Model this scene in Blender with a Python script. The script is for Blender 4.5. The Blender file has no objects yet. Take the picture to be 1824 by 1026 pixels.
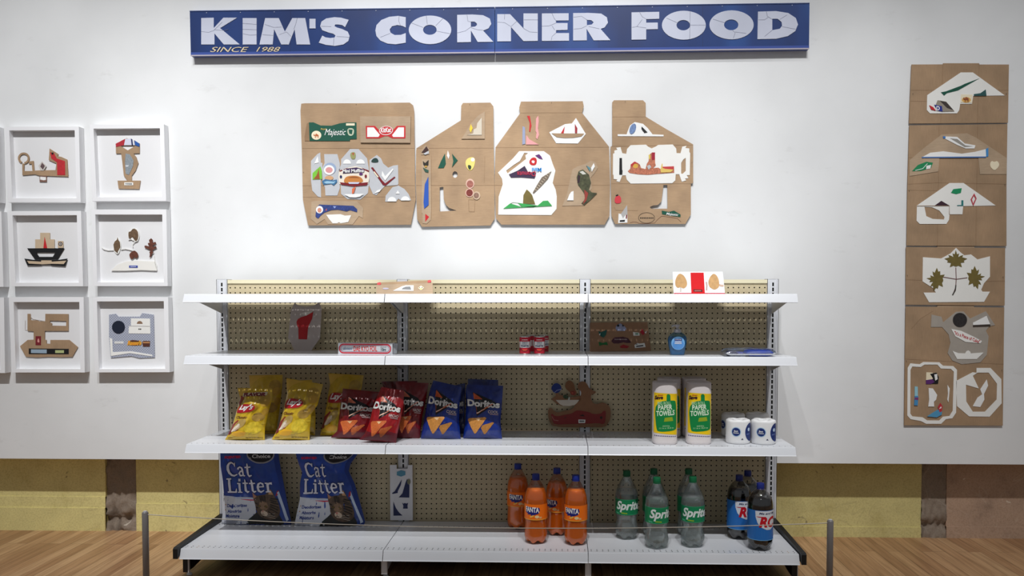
import bpy, bmesh, math, random
from mathutils import Vector, Matrix, noise
from mathutils.geometry import tessellate_polygon
random.seed(7)
SC = bpy.context.scene
COL = SC.collection
# ------------------------------------------------------------------ camera
W, H = 1824.0, 1026.0
F, CX, CY = 1418.59, 952.80, 578.49
CAM = Vector((1.6931, -3.9822, 1.2631)); YAW, PITCH = 0.02876, 0.03375
fw = Vector((-math.sin(YAW)*math.cos(PITCH), math.cos(YAW)*math.cos(PITCH), -math.sin(PITCH)))
rt = Vector((math.cos(YAW), math.sin(YAW), 0)); up = rt.cross(fw)
cd = bpy.data.cameras.new('camera'); cam = bpy.data.objects.new('camera', cd); COL.objects.link(cam)
cd.sensor_fit = 'HORIZONTAL'; cd.sensor_width = 36; cd.lens = F/W*36
cd.shift_x = (W/2-CX)/W; cd.shift_y = (CY-H/2)/W; cd.clip_start = .05
M = Matrix((rt, up, -fw)).transposed().to_4x4(); M.translation = CAM; cam.matrix_world = M
SC.camera = cam
# ------------------------------------------------------------------ world, exposure, gallery spotlights
vs = SC.view_settings
vs.view_transform = 'Standard'; vs.look = 'None'; vs.gamma = 1; vs.use_curve_mapping = False; vs.exposure = 0.0
wd = bpy.data.worlds.new('gallery'); SC.world = wd; wd.use_nodes = True
bg = wd.node_tree.nodes['Background']; bg.inputs[0].default_value = (0.93, 0.96, 1.0, 1); bg.inputs[1].default_value = 0.215
SPOTS = [  # x, y, z, target x, y, z, power, cone deg, blend, colour
    (0.35, -3.2, 5.4, 0.35, 0.1, 1.50, 435, 37, 0.8, (.985, .99, 1.0)),
    (1.45, -3.2, 5.4, 1.45, 0.1, 1.50, 445, 37, 0.8, (.985, .99, 1.0)),
    (2.50, -3.2, 5.4, 2.45, 0.1, 1.40, 330, 37, 0.8, (.985, .99, 1.0)),
    (0.75, -2.3, 5.4, 0.75, 0.1, 1.75, 240, 36, 0.8, (.985, .99, 1.0)),
    (1.95, -2.3, 5.4, 1.95, 0.1, 1.75, 260, 36, 0.8, (.985, .99, 1.0)),
    (-.45, -3.0, 5.0, -1.0, 0.1, 1.0, 640, 48, 0.9, (.985, .99, 1.0)),
    (3.1, -3.0, 5.0, 3.75, 0.1, 1.0, 400, 46, 0.9, (.985, .99, 1.0)),
]
for i, (x, y, z, tx, ty, tz, pw, cone, bl, c) in enumerate(SPOTS):
    l = bpy.data.lights.new('spotlight', 'SPOT'); l.energy = pw; l.spot_size = math.radians(cone); l.spot_blend = bl
    l.color = c; l.shadow_soft_size = 0.03
    o = bpy.data.objects.new('spotlight', l); COL.objects.link(o); o.location = (x, y, z)
    o.rotation_euler = (Vector((tx, ty, tz))-Vector((x, y, z))).to_track_quat('-Z', 'Y').to_euler()
# ------------------------------------------------------------------ geometry of the photograph
YW, YO = 0.095, 0.235          # front of the white wall, face of the old painted wall behind it
Z1, Z2, Z3, ZD = 1.2803, .9997, .5957, .1350   # tops of the shelves and of the base deck
def ray(px, py): return fw + rt*((px-CX)/F) - up*((py-CY)/F)
def at(px, py, Y):
    r = ray(px, py); return CAM + r*((Y-CAM.y)/r.y)
def atz(px, py, Z):
    r = ray(px, py); return CAM + r*((Z-CAM.z)/r.z)
def atp(px, py, p0, n):
    r = ray(px, py); return CAM + r*((p0-CAM).dot(n)/r.dot(n))
def ZM(ox, oy, s): return lambda x, y: (ox+x/s, oy+y/s)
# ------------------------------------------------------------------ materials
def lin(c): return tuple(((v/255)/12.92 if v/255 <= .04045 else ((v/255+.055)/1.055)**2.4) for v in c)+(1,)
_m = {}
def mat(c, rough=.6, metal=0, coat=0, trans=0, ior=1.45, alpha=1, var=0, scale=30, bump=0, name=None):
    k = (tuple(c), rough, metal, coat, trans, ior, alpha, var, scale, bump)
    if k in _m: return _m[k]
    m = bpy.data.materials.new(name or 'paint'); m.use_nodes = True; nt = m.node_tree; b = nt.nodes['Principled BSDF']
    L = lin(c); b.inputs['Base Color'].default_value = L; b.inputs['Roughness'].default_value = rough
    b.inputs['Metallic'].default_value = metal; b.inputs['Coat Weight'].default_value = coat
    b.inputs['Transmission Weight'].default_value = trans; b.inputs['IOR'].default_value = ior
    b.inputs['Alpha'].default_value = alpha
    if var or bump:
        tc = nt.nodes.new('ShaderNodeTexCoord'); n = nt.nodes.new('ShaderNodeTexNoise'); n.inputs['Scale'].default_value = scale
        n.inputs['Detail'].default_value = 5; nt.links.new(tc.outputs['Object'], n.inputs['Vector'])
        if var:
            r = nt.nodes.new('ShaderNodeValToRGB'); r.color_ramp.elements[0].position = .3; r.color_ramp.elements[1].position = .7
            r.color_ramp.elements[0].color = tuple(v*(1-var) for v in L[:3])+(1,)
            r.color_ramp.elements[1].color = tuple(min(1, v*(1+var)) for v in L[:3])+(1,)
            nt.links.new(n.outputs['Fac'], r.inputs['Fac']); nt.links.new(r.outputs['Color'], b.inputs['Base Color'])
        if bump:
            bp = nt.nodes.new('ShaderNodeBump'); bp.inputs['Strength'].default_value = bump; bp.inputs['Distance'].default_value = .003
            nt.links.new(n.outputs['Fac'], bp.inputs['Height']); nt.links.new(bp.outputs['Normal'], b.inputs['Normal'])
    _m[k] = m; return m
def film(c=(235, 240, 240), gloss=.12, rough=.08, key='film'):
    """thin clear plastic: transparent with a fresnel gloss"""
    k = (key, tuple(c), gloss)
    if k in _m: return _m[k]
    m = bpy.data.materials.new('clear_plastic'); m.use_nodes = True; nt = m.node_tree; nt.nodes.clear()
    o = nt.nodes.new('ShaderNodeOutputMaterial'); mx = nt.nodes.new('ShaderNodeMixShader'); t = nt.nodes.new('ShaderNodeBsdfTransparent')
    g = nt.nodes.new('ShaderNodeBsdfGlossy'); g.inputs['Roughness'].default_value = rough; t.inputs[0].default_value = lin(c)
    lw = nt.nodes.new('ShaderNodeLayerWeight'); lw.inputs['Blend'].default_value = .35
    mr = nt.nodes.new('ShaderNodeMapRange'); mr.inputs['To Min'].default_value = gloss*.45; mr.inputs['To Max'].default_value = gloss*4
    nt.links.new(lw.outputs['Fresnel'], mr.inputs['Value']); nt.links.new(mr.outputs[0], mx.inputs[0])
    nt.links.new(t.outputs[0], mx.inputs[1]); nt.links.new(g.outputs[0], mx.inputs[2]); nt.links.new(mx.outputs[0], o.inputs[0])
    _m[k] = m; return m
def nodes_mat(name, fn, rough=.7):
    m = bpy.data.materials.new(name); m.use_nodes = True; nt = m.node_tree; b = nt.nodes['Principled BSDF']
    b.inputs['Roughness'].default_value = rough; fn(nt, b); return m
def N(nt, t, **kw):
    n = nt.nodes.new(t)
    for k, v in kw.items(): n.inputs[k].default_value = v
    return n
def ramp(nt, src, stops):
    r = nt.nodes.new('ShaderNodeValToRGB'); e = r.color_ramp.elements
    while len(e) < len(stops): e.new(.5)
    for i, (p, c) in enumerate(stops): e[i].position = p; e[i].color = lin(c)
    nt.links.new(src, r.inputs['Fac']); return r.outputs['Color']
def mapping(nt, scale=(1, 1, 1), rot=(0, 0, 0), loc=(0, 0, 0)):
    tc = nt.nodes.new('ShaderNodeTexCoord'); mp = nt.nodes.new('ShaderNodeMapping')
    mp.inputs['Scale'].default_value = scale; mp.inputs['Rotation'].default_value = rot; mp.inputs['Location'].default_value = loc
    nt.links.new(tc.outputs['Object'], mp.inputs['Vector']); return mp.outputs['Vector']
def mixc(nt, fac, a, b, mode='MIX'):
    m = nt.nodes.new('ShaderNodeMix'); m.data_type = 'RGBA'; m.blend_type = mode
    for s, v in ((0, fac), (6, a), (7, b)):
        if isinstance(v, (int, float)): m.inputs[s].default_value = v
        elif isinstance(v, tuple): m.inputs[s].default_value = lin(v)
        else: nt.links.new(v, m.inputs[s])
    return m.outputs[2]
def bumpn(nt, b, src, strength, dist):
    bp = N(nt, 'ShaderNodeBump', Strength=strength, Distance=dist); nt.links.new(src, bp.inputs['Height']); nt.links.new(bp.outputs['Normal'], b.inputs['Normal'])
def f_card(base, lines_rot=0):
    def f(nt, b):
        v = mapping(nt, (1, 1, 1)); n1 = N(nt, 'ShaderNodeTexNoise', Scale=9.0, Detail=5.0); nt.links.new(v, n1.inputs['Vector'])
        v2 = mapping(nt, (22, 22, 420) if not lines_rot else (420, 22, 22)); n2 = N(nt, 'ShaderNodeTexNoise', Scale=1.0, Detail=3.0); nt.links.new(v2, n2.inputs['Vector'])
        c1 = ramp(nt, n1.outputs['Fac'], [(.3, tuple(int(x*.93) for x in base)), (.7, tuple(min(255, int(x*1.05)) for x in base))])
        c2 = ramp(nt, n2.outputs['Fac'], [(.35, (226, 222, 218)), (.65, (255, 255, 255))])
        nt.links.new(mixc(nt, .35, c1, c2, 'MULTIPLY'), b.inputs['Base Color']); bumpn(nt, b, n2.outputs['Fac'], .25, .002)
    return f
KRAFT = nodes_mat('kraft_cardboard', f_card((176, 147, 116)), .85)
KRAFT2 = nodes_mat('kraft_cardboard_dark', f_card((152, 122, 92)), .85)
KRAFT3 = nodes_mat('kraft_cardboard_pale', f_card((182, 159, 132)), .85)
KRAFT4 = nodes_mat('kraft_cardboard_vertical_flute', f_card((166, 138, 108), 1), .85)
WHITE = mat((238, 238, 236), .6); PAPER = mat((236, 235, 230), .7, var=.02, scale=12)
METAL = mat((218, 220, 224), .32, coat=.2, var=.03, scale=3, name='enamelled_shelf_steel')
METALD = mat((205, 206, 208), .4, name='grey_steel')
BLACKM = mat((18, 19, 20), .45, name='black_steel'); HOLE_SHADE = mat((6, 6, 6), .9, name='painted_hole_shade')  # the near-black paints the shade inside holes and slots
# ------------------------------------------------------------------ mesh builder
class MB:
    def __init__(s): s.v = []; s.f = []; s.m = []; s.mats = []
    def mi(s, m):
        if m not in s.mats: s.mats.append(m)
        return s.mats.index(m)
    def face(s, pts, m):
        i = len(s.v); s.v += [tuple(p) for p in pts]; s.f.append(tuple(range(i, i+len(pts)))); s.m.append(s.mi(m))
    def mesh(s, vs_, fs, m):
        i = len(s.v); s.v += [tuple(p) for p in vs_]; k = s.mi(m)
        for f in fs: s.f.append(tuple(i+j for j in f)); s.m.append(k)
    def box(s, x0, x1, y0, y1, z0, z1, m, R=None):
        p = [Vector((x, y, z)) for x in (x0, x1) for y in (y0, y1) for z in (z0, z1)]
        if R: p = [R @ q for q in p]
        s.mesh(p, [(0, 1, 3, 2), (4, 6, 7, 5), (0, 4, 5, 1), (2, 3, 7, 6), (0, 2, 6, 4), (1, 5, 7, 3)], m)
    def prism(s, loops, mf, t, m, d=0, side=None):
        """loops of 2-D points (outer, holes); mf(x, y, depth) -> 3-D; front at depth d, back at d-t"""
        if not hasattr(loops[0][0], '__len__'): loops = [loops]
        pts = [p for l in loops for p in l]; tri = tessellate_polygon([[Vector((x, y, 0)) for x, y in l] for l in loops])
        s.mesh([mf(x, y, d) for x, y in pts], tri, m)
        if t > 0:
            s.mesh([mf(x, y, d-t) for x, y in pts], [tuple(reversed(q)) for q in tri], side or m)
            for l in loops:
                a = [mf(x, y, d) for x, y in l]; b = [mf(x, y, d-t) for x, y in l]; n = len(l)
                s.mesh(a+b, [(i, (i+1) % n, n+(i+1) % n, n+i) for i in range(n)], side or m)
    def lathe(s, prof, c, m, seg=40, rmod=None):
        vs_ = []; n = len(prof)
        for (r, z) in prof:
            for k in range(seg):
                a = 2*math.pi*k/seg; rr, zz = (r, z) if rmod is None else rmod(r, z, a)
                vs_.append((c[0]+rr*math.sin(a), c[1]-rr*math.cos(a), c[2]+zz))
        fs = [(i*seg+k, i*seg+(k+1) % seg, (i+1)*seg+(k+1) % seg, (i+1)*seg+k) for i in range(n-1) for k in range(seg)]
        if prof[0][0] > 1e-5: fs.append(tuple(range(seg-1, -1, -1)))
        if prof[-1][0] > 1e-5: fs.append(tuple((n-1)*seg+k for k in range(seg)))
        s.mesh(vs_, fs, m)
    def tube(s, pts, r, m, seg=8):
        vs_ = []; n = len(pts)
        for i, p in enumerate(pts):
            p = Vector(p); d = (Vector(pts[min(i+1, n-1)])-Vector(pts[max(i-1, 0)])).normalized()
            a = d.orthogonal().normalized() if abs(d.y) > .9 else d.cross(Vector((0, 1, 0))).normalized(); b = d.cross(a)
            for k in range(seg):
                t = 2*math.pi*k/seg; vs_.append(p+a*(r*math.cos(t))+b*(r*math.sin(t)))
        fs = [(i*seg+k, i*seg+(k+1) % seg, (i+1)*seg+(k+1) % seg, (i+1)*seg+k) for i in range(n-1) for k in range(seg)]
        fs += [tuple(range(seg)), tuple(range((n-1)*seg, n*seg))]
        s.mesh(vs_, fs, m)
    def holed(s, mf, u0, u1, v0, v1, cols, rows, pu, pv, ru, rv, m, k=.707):
        """sheet with a hole at every (col, row); cells pu x pv"""
        rows = sorted(rows); v = v0
        def quad(a, b, c, d): s.face([mf(a, c), mf(b, c), mf(b, d), mf(a, d)], m)
        for r in rows:
            if r-pv/2 > v+1e-6: quad(u0, u1, v, r-pv/2)
            u = u0; lo, hi = max(v, r-pv/2), min(v1, r+pv/2)
            for c in cols:
                if c-pu/2 > u+1e-6: quad(u, c-pu/2, lo, hi)
                a, b = c-pu/2, c+pu/2
                o = [(a, lo), (c, lo), (b, lo), (b, r), (b, hi), (c, hi), (a, hi), (a, r)]
                i_ = [(c-k*ru, r-k*rv), (c, r-rv), (c+k*ru, r-k*rv), (c+ru, r), (c+k*ru, r+k*rv), (c, r+rv), (c-k*ru, r+k*rv), (c-ru, r)]
                s.mesh([mf(*p) for p in o+i_], [(j, (j+1) % 8, 8+(j+1) % 8, 8+j) for j in range(8)], m); u = b
            if u < u1-1e-6: quad(u, u1, lo, hi)
            v = hi
        if v < v1-1e-6: quad(u0, u1, v, v1)
    def build(s, name, parent=None, smooth=False, normals=True, weld=False, origin=None):
        me = bpy.data.meshes.new(name); me.from_pydata(s.v, [], s.f)
        for m in s.mats: me.materials.append(m)
        me.polygons.foreach_set('material_index', s.m)
        if normals or weld:
            bm = bmesh.new(); bm.from_mesh(me)
            if weld: bmesh.ops.remove_doubles(bm, verts=bm.verts, dist=1e-5)
            if normals: bmesh.ops.recalc_face_normals(bm, faces=bm.faces)
            bm.to_mesh(me); bm.free()
        if smooth: me.polygons.foreach_set('use_smooth', [True]*len(me.polygons))
        o = bpy.data.objects.new(name, me); COL.objects.link(o)
        if smooth and smooth != 'all':
            md = o.modifiers.new('edges', 'EDGE_SPLIT'); md.split_angle = math.radians(40)
        if parent is not None: o.parent = parent
        if parent is not None and parent.parent is None and any(parent.location):
            o.matrix_parent_inverse = Matrix.Translation(-parent.location)
        elif origin is not None:
            me.transform(Matrix.Translation(-Vector(origin))); o.location = origin
        return o
def tag(o, label=None, cat=None, group=None, kind=None):
    if label: o['label'] = label
    if cat: o['category'] = cat
    if group: o['group'] = group
    if kind: o['kind'] = kind
    return o
def thing(name, label, cat, loc=(0, 0, 0), group=None):
    o = bpy.data.objects.new(name, None); COL.objects.link(o); o.location = loc; o.empty_display_size = .05
    return tag(o, label, cat, group)
def dup(root, off, label, rz=0):
    """copy of a thing with copies of its parts and sub-parts"""
    r = root.copy(); COL.objects.link(r); r.location = off; r.rotation_euler = (0, 0, rz); r['label'] = label
    for ch in list(root.children):
        c = ch.copy(); COL.objects.link(c); c.parent = r; c.matrix_parent_inverse = ch.matrix_parent_inverse.copy()
        for g in list(ch.children):
            q = g.copy(); COL.objects.link(q); q.parent = c; q.matrix_parent_inverse = g.matrix_parent_inverse.copy()
    return r
# ------------------------------------------------------------------ lettering
_t = {}
def glyphs(s, bold=0, shear=0, space=1):
    k = (s, bold, shear, space)
    if k not in _t:
        cu = bpy.data.curves.new('t', 'FONT'); cu.body = s; cu.offset = bold; cu.shear = shear; cu.space_character = space; cu.resolution_u = 3
        o = bpy.data.objects.new('t', cu); COL.objects.link(o); dg = bpy.context.evaluated_depsgraph_get()
        me = bpy.data.meshes.new_from_object(o.evaluated_get(dg)); vv = [(v.co.x, v.co.y) for v in me.vertices]; ff = [tuple(p.vertices) for p in me.polygons]
        bpy.data.objects.remove(o); bpy.data.curves.remove(cu); bpy.data.meshes.remove(me)
        xs = [a for a, b in vv]; ys = [b for a, b in vv]; x0, x1, y0, y1 = min(xs), max(xs), min(ys), max(ys)
        _t[k] = ([((a-x0)/(x1-x0), (b-y0)/(y1-y0)) for a, b in vv], ff)
    return _t[k]
def sliced(v2, fs, step):
    bm = bmesh.new(); vv = [bm.verts.new((x, y, 0)) for x, y in v2]
    for f in fs:
        try: bm.faces.new([vv[i] for i in f])
        except ValueError: pass
    for ax in (0, 1):
        if not step[ax]: continue
        cs = [v.co[ax] for v in bm.verts]
        if not cs: break
        a, b = min(cs), max(cs); k = math.ceil(a/step[ax])
        while k*step[ax] < b:
            co = Vector((0, 0, 0)); co[ax] = k*step[ax]; no = Vector((0, 0, 0)); no[ax] = 1
            bmesh.ops.bisect_plane(bm, geom=bm.verts[:]+bm.edges[:]+bm.faces[:], plane_co=co, plane_no=no, dist=1e-7); k += 1
    bm.verts.index_update(); out = [(v.co.x, v.co.y) for v in bm.verts], [tuple(q.index for q in f.verts) for f in bm.faces]; bm.free()
    return out
def flat(mb, v2, fs, mf, m, d, step=None):
    if step: v2, fs = sliced(v2, fs, step)
    mb.mesh([mf(x, y, d) for x, y in v2], fs, m)
def txt(mb, s, mf, x0, y0, x1, y1, m, d=.001, bold=.01, shear=0, slope=0, step=None, outline=None, ow=.04, space=1, arch=0):
    def one(b, dd, mm, g=0):
        v, f = glyphs(s, b, shear, space)
        gx, gy = g*(x1-x0), g*(y1-y0)
        v2 = [(x0-gx+a*(x1-x0+2*gx), y0-gy+c*(y1-y0+2*gy)+slope*a*(x1-x0)+arch*math.sin(math.pi*a)) for a, c in v]
        flat(mb, v2, f, mf, mm, dd, step)
    if outline: one(bold+ow, d-.0004, outline, .02)
    one(bold, d, m)
def shape(mb, loops, mf, m, d=.001, step=None):
    if not hasattr(loops[0][0], '__len__'): loops = [loops]
    pts = [p for l in loops for p in l]; tri = tessellate_polygon([[Vector((x, y, 0)) for x, y in l] for l in loops])
    flat(mb, pts, tri, mf, m, d, step)
def ell(cx, cy, rx, ry, n=28, a0=0, a1=360, rot=0):
    o = []; c, s_ = math.cos(math.radians(rot)), math.sin(math.radians(rot)); full = abs(a1-a0) >= 360
    for i in range(n if full else n+1):
        a = math.radians(a0+(a1-a0)*i/n); x, y = rx*math.cos(a), ry*math.sin(a); o.append((cx+x*c-y*s_, cy+x*s_+y*c))
    return o
def stroke(pts, w):
    """ribbon polygon around a polyline"""
    L, R = [], []; n = len(pts)
    for i in range(n):
        a = pts[max(0, i-1)]; b = pts[min(n-1, i+1)]; dx, dy = b[0]-a[0], b[1]-a[1]; l = math.hypot(dx, dy) or 1
        ww = w[i] if hasattr(w, '__len__') else w
        L.append((pts[i][0]-dy/l*ww/2, pts[i][1]+dx/l*ww/2)); R.append((pts[i][0]+dy/l*ww/2, pts[i][1]-dx/l*ww/2))
    return L+R[::-1]
def rrect(x0, y0, x1, y1, r, ry=None, n=5):
    ry = r if ry is None else ry; o = []
    for cx, cy, a in ((x1-r, y1-ry, 0), (x0+r, y1-ry, 90), (x0+r, y0+ry, 180), (x1-r, y0+ry, 270)):
        o += [(cx+r*math.cos(math.radians(a+90*i/n)), cy+ry*math.sin(math.radians(a+90*i/n))) for i in range(n+1)]
    return o
def smooth_loop(p, it=2):
    for _ in range(it):
        q = []
        for i in range(len(p)):
            a, b = p[i], p[(i+1) % len(p)]
            q += [(a[0]*.75+b[0]*.25, a[1]*.75+b[1]*.25), (a[0]*.25+b[0]*.75, a[1]*.25+b[1]*.75)]
        p = q
    return p
# ================================================================== the setting
def f_floor(nt, b):
    v = mapping(nt, (1, 1, 1), (0, 0, math.pi/2))
    br = N(nt, 'ShaderNodeTexBrick', Scale=1.0); br.inputs['Brick Width'].default_value = .95; br.inputs['Row Height'].default_value = .0575
    br.inputs['Mortar Size'].default_value = .0009; br.offset = .37; br.offset_frequency = 3
    br.inputs['Color1'].default_value = (0, 0, 0, 1); br.inputs['Color2'].default_value = (1, 1, 1, 1); br.inputs['Mortar'].default_value = (.5, .5, .5, 1)
    nt.links.new(v, br.inputs['Vector'])
    c = ramp(nt, br.outputs['Color'], [(0, (156, 117, 82)), (.3, (170, 130, 92)), (.65, (181, 142, 103)), (1, (193, 156, 116))])
    g = N(nt, 'ShaderNodeTexNoise', Scale=1.0, Detail=6.0); nt.links.new(mapping(nt, (60, 3.2, 1)), g.inputs['Vector'])
    gr = ramp(nt, g.outputs['Fac'], [(.3, (205, 196, 186)), (.6, (255, 255, 255))])
    c2 = mixc(nt, .85, c, gr, 'MULTIPLY')
    nt.links.new(mixc(nt, br.outputs['Fac'], c2, (70, 48, 32)), b.inputs['Base Color'])
    b.inputs['Roughness'].default_value = .42; bumpn(nt, b, g.outputs['Fac'], .06, .002)
def f_wall(nt, b):
    n = N(nt, 'ShaderNodeTexNoise', Scale=2.2, Detail=5.0); nt.links.new(mapping(nt), n.inputs['Vector'])
    c = ramp(nt, n.outputs['Fac'], [(.3, (220, 221, 221)), (.6, (228, 229, 229))])
    s = N(nt, 'ShaderNodeTexNoise', Scale=6.0, Detail=8.0, Roughness=.7); nt.links.new(mapping(nt, (1, 1, 2.2), loc=(3, 0, 1)), s.inputs['Vector'])
    sm = ramp(nt, s.outputs['Fac'], [(.62, (255, 255, 255)), (.75, (240, 239, 238))])
    nt.links.new(mixc(nt, .8, c, sm, 'MULTIPLY'), b.inputs['Base Color'])
    n2 = N(nt, 'ShaderNodeTexNoise', Scale=160.0, Detail=2.0); nt.links.new(mapping(nt), n2.inputs['Vector']); bumpn(nt, b, n2.outputs['Fac'], .08, .001)
def f_old(base, dark, spots, seed):
    def f(nt, b):
        n = N(nt, 'ShaderNodeTexNoise', Scale=5.0, Detail=8.0, Roughness=.62); nt.links.new(mapping(nt, loc=(seed, 0, 0)), n.inputs['Vector'])
        c = ramp(nt, n.outputs['Fac'], [(.28, dark), (.45, base), (.75, tuple(min(255, int(x*1.07)) for x in base))])
        g = N(nt, 'ShaderNodeTexNoise', Scale=120.0, Detail=4.0); nt.links.new(mapping(nt), g.inputs['Vector'])
        c = mixc(nt, .5, c, ramp(nt, g.outputs['Fac'], [(.3, (214, 210, 200)), (.55, (255, 255, 255))]), 'MULTIPLY')
        s = N(nt, 'ShaderNodeTexNoise', Scale=14.0, Detail=3.0, Distortion=1.2); nt.links.new(mapping(nt, loc=(0, seed*2, 3)), s.inputs['Vector'])
        c = mixc(nt, ramp(nt, s.outputs['Fac'], [(.735, (0, 0, 0)), (.76, (230, 230, 230))]), c, spots)
        # scratches: thin bands where a stretched noise crosses a value
        w = N(nt, 'ShaderNodeTexNoise', Scale=3.5, Detail=2.0, Distortion=1.6); nt.links.new(mapping(nt, (1, 1, .7), loc=(seed, 0, 5)), w.inputs['Vector'])
        c = mixc(nt, ramp(nt, w.outputs['Fac'], [(.494, (0, 0, 0)), (.499, (120, 120, 120)), (.502, (120, 120, 120)), (.507, (0, 0, 0))]), c, spots)
        nt.links.new(c, b.inputs['Base Color']); bumpn(nt, b, n.outputs['Fac'], .35, .006)
    return f
YEL = nodes_mat('old_yellow_paint', f_old((212, 200, 136), (196, 182, 114), (132, 116, 84), 3.1), .75)
YEL2 = nodes_mat('old_olive_paint', f_old((198, 186, 126), (182, 168, 106), (122, 108, 80), 8.3), .75)
ROSE = nodes_mat('old_brown_pink_paint', f_old((172, 144, 122), (142, 118, 100), (206, 190, 170), 5.7), .8)
CONC = nodes_mat('raw_concrete', f_old((132, 118, 104), (62, 52, 44), (186, 176, 162), 12.4), .9)
def structure(mb, name, label=None): return tag(mb.build(name), label, None, None, 'structure')
b = MB(); b.box(-4.5, 6.5, -6.5, YO+.3, -.05, 0, nodes_mat('oak_strip_floor', f_floor)); structure(b, 'floor', 'narrow oak strip floor with boards running to the wall')
zb = at(900, 822, YW).z
b = MB(); b.box(-4.5, 6.5, YW, YO-.012, zb, 4.3, nodes_mat('white_wall_paint', f_wall, .75)); structure(b, 'wall_back', 'white gallery wall that stops short of the floor')
xa, xb_, xc, xd = at(188, 880, YO).x, at(243, 880, YO).x, at(1641, 880, YO).x, at(1686, 880, YO).x
b = MB(); b.box(-4.5, xa, YO, YO+.2, -.05, 1.2, YEL); b.box(xb_, 1.2, YO, YO+.2, -.05, 1.2, YEL)
# two moulded ledges along the foot of the yellow wall, left of the pier
for x0, x1, z0, z1, dy in ((-4.5, xa, 0, .125, .010), (-4.5, xa, .125, .185, .004), (xb_, 1.2, 0, .15, .006)):
    b.box(x0, x1, YO-dy, YO+.01, z0-.01, z1, YEL)
structure(b, 'wall_lower_left', 'old yellow painted wall showing under the white wall, left half')
b = MB(); b.box(1.2, xc, YO, YO+.2, -.05, 1.2, YEL2); b.box(1.2, xc, YO-.006, YO+.01, -.01, .055, YEL2)
structure(b, 'wall_lower_right', 'old olive yellow wall showing under the white wall, right half')
b = MB(); b.box(xd, 6.5, YO, YO+.2, -.05, 1.2, ROSE); b.box(xd, 6.5, YO-.006, YO+.01, -.01, .06, ROSE)
structure(b, 'wall_lower_far_right', 'old brownish pink wall showing under the white wall at far right')
def rough(x0, x1, y, z1, amp, seed, name, label, profile=None):
    b = MB(); nx, nz = 26, 64; vs_ = []
    for j in range(nz+1):
        for i in range(nx+1):
            u, w = i/nx, j/nz; x = x0+(x1-x0)*u; z = z1*w
            n = noise.fractal(Vector((x*26+seed, z*22, seed)), 1.0, 2.1, 5)*amp
            extra = profile(u, z, seed) if profile else 0
            if i in (0, nx): x += (-1 if i == 0 else 1)*.012*noise.noise(Vector((z*24, seed, 0)))
            vs_.append((x, y-n-extra, z))
    b.mesh(vs_, [(j*(nx+1)+i, j*(nx+1)+i+1, (j+1)*(nx+1)+i+1, (j+1)*(nx+1)+i) for j in range(nz) for i in range(nx)], CONC)
    b.box(x0-.05, x1+.05, y+.03, y+.2, -.05, 1.2, CONC)
    return tag(b.build(name, smooth='all', normals=False), label, None, None, 'structure')
def foot(u, z, s):
    e = 0
    if z < .19: e += .018*max(0, noise.noise(Vector((u*5, z*40, s+3)))+.5)*min(1, (.19-z)/.03)
    if .035 < z < .085: e -= .02*min(1, (z-.035)/.01, (.085-z)/.01)
    return e
rough(xa, xb_, YO+.012, 1.2, .012, 2.0, 'trim_1', 'bare broken concrete pier between yellow wall sections', foot)
rough(xc, xd, YO+.004, 1.2, .007, 9.0, 'trim_2', 'bare grey concrete strip between olive and pinkish wall', foot)

# ================================================================== gondola shelving
B = .9144; XU = [0, B, 2*B, 2.756]; HT = 1.352; P = .0254; z0r = HT-1.5*P
def f_peg(nt, b):
    n = N(nt, 'ShaderNodeTexNoise', Scale=90.0, Detail=3.0); nt.links.new(mapping(nt), n.inputs['Vector'])
    nt.links.new(ramp(nt, n.outputs['Fac'], [(.3, (192, 178, 144)), (.7, (202, 188, 154))]), b.inputs['Base Color'])
PEG = nodes_mat('beige_pegboard', f_peg, .55)
CREAM = mat((224, 216, 184), .45, name='cream_steel')
G = thing('gondola_shelving', 'three bay white steel gondola shelving with beige pegboard backs and four levels', 'shelving unit', (1.378, -.2, 0))
for i in range(3):
    x0, x1 = XU[i]+.028, XU[i+1]-.028; pw = P*(x1-x0)/(B-.056)
    b = MB(); cols = [XU[i]+.0385*(pw/P)+pw*j for j in range(34)]; rows = [z0r-P*k for k in range(47)]
    b.holed(lambda u, v: (u, 0, v), x0, x1, ZD-.03, HT-.004, cols, rows, pw, P, .0037, .0037, PEG)
    b.box(x0, x1, .005, .008, ZD-.03, HT-.004, HOLE_SHADE)  # black sheet stands in for the shade behind the peg holes
    bp = b.build('pegboard', G, normals=False)
    b = MB(); b.box(x0-.001, x1+.001, -.006, .010, HT-.016, HT+.002, CREAM); b.build('top_rail', G)
for i, x in enumerate(XU):
    b = MB(); w = .0275; h0 = .03
    rows = [HT-.022-P*k for k in range(int((HT-.06-h0)/P))]
    b.holed(lambda u, v: (u, -.011, v), x-w, x+w, h0, HT+.004, [x], rows, .02, P, .0042, .0092, METAL, k=1)
    b.box(x-w, x-w+.002, -.011, .05, h0, HT+.004, METAL); b.box(x+w-.002, x+w, -.011, .05, h0, HT+.004, METAL)
    b.box(x-w+.002, x+w-.002, .048, .05, h0, HT+.004, METALD); b.box(x-w, x+w, -.011, .05, HT+.003, HT+.005, METAL)
    b.box(x-.017, x+.017, -.0095, -.003, h0, HT, HOLE_SHADE)  # black core painted as the shade seen through the slots
    b.box(x-.020, x-.0175, -.0145, -.011, h0, HT, METAL); b.box(x+.0175, x+.020, -.0145, -.011, h0, HT, METAL)
    b.build('upright', G)
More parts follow.
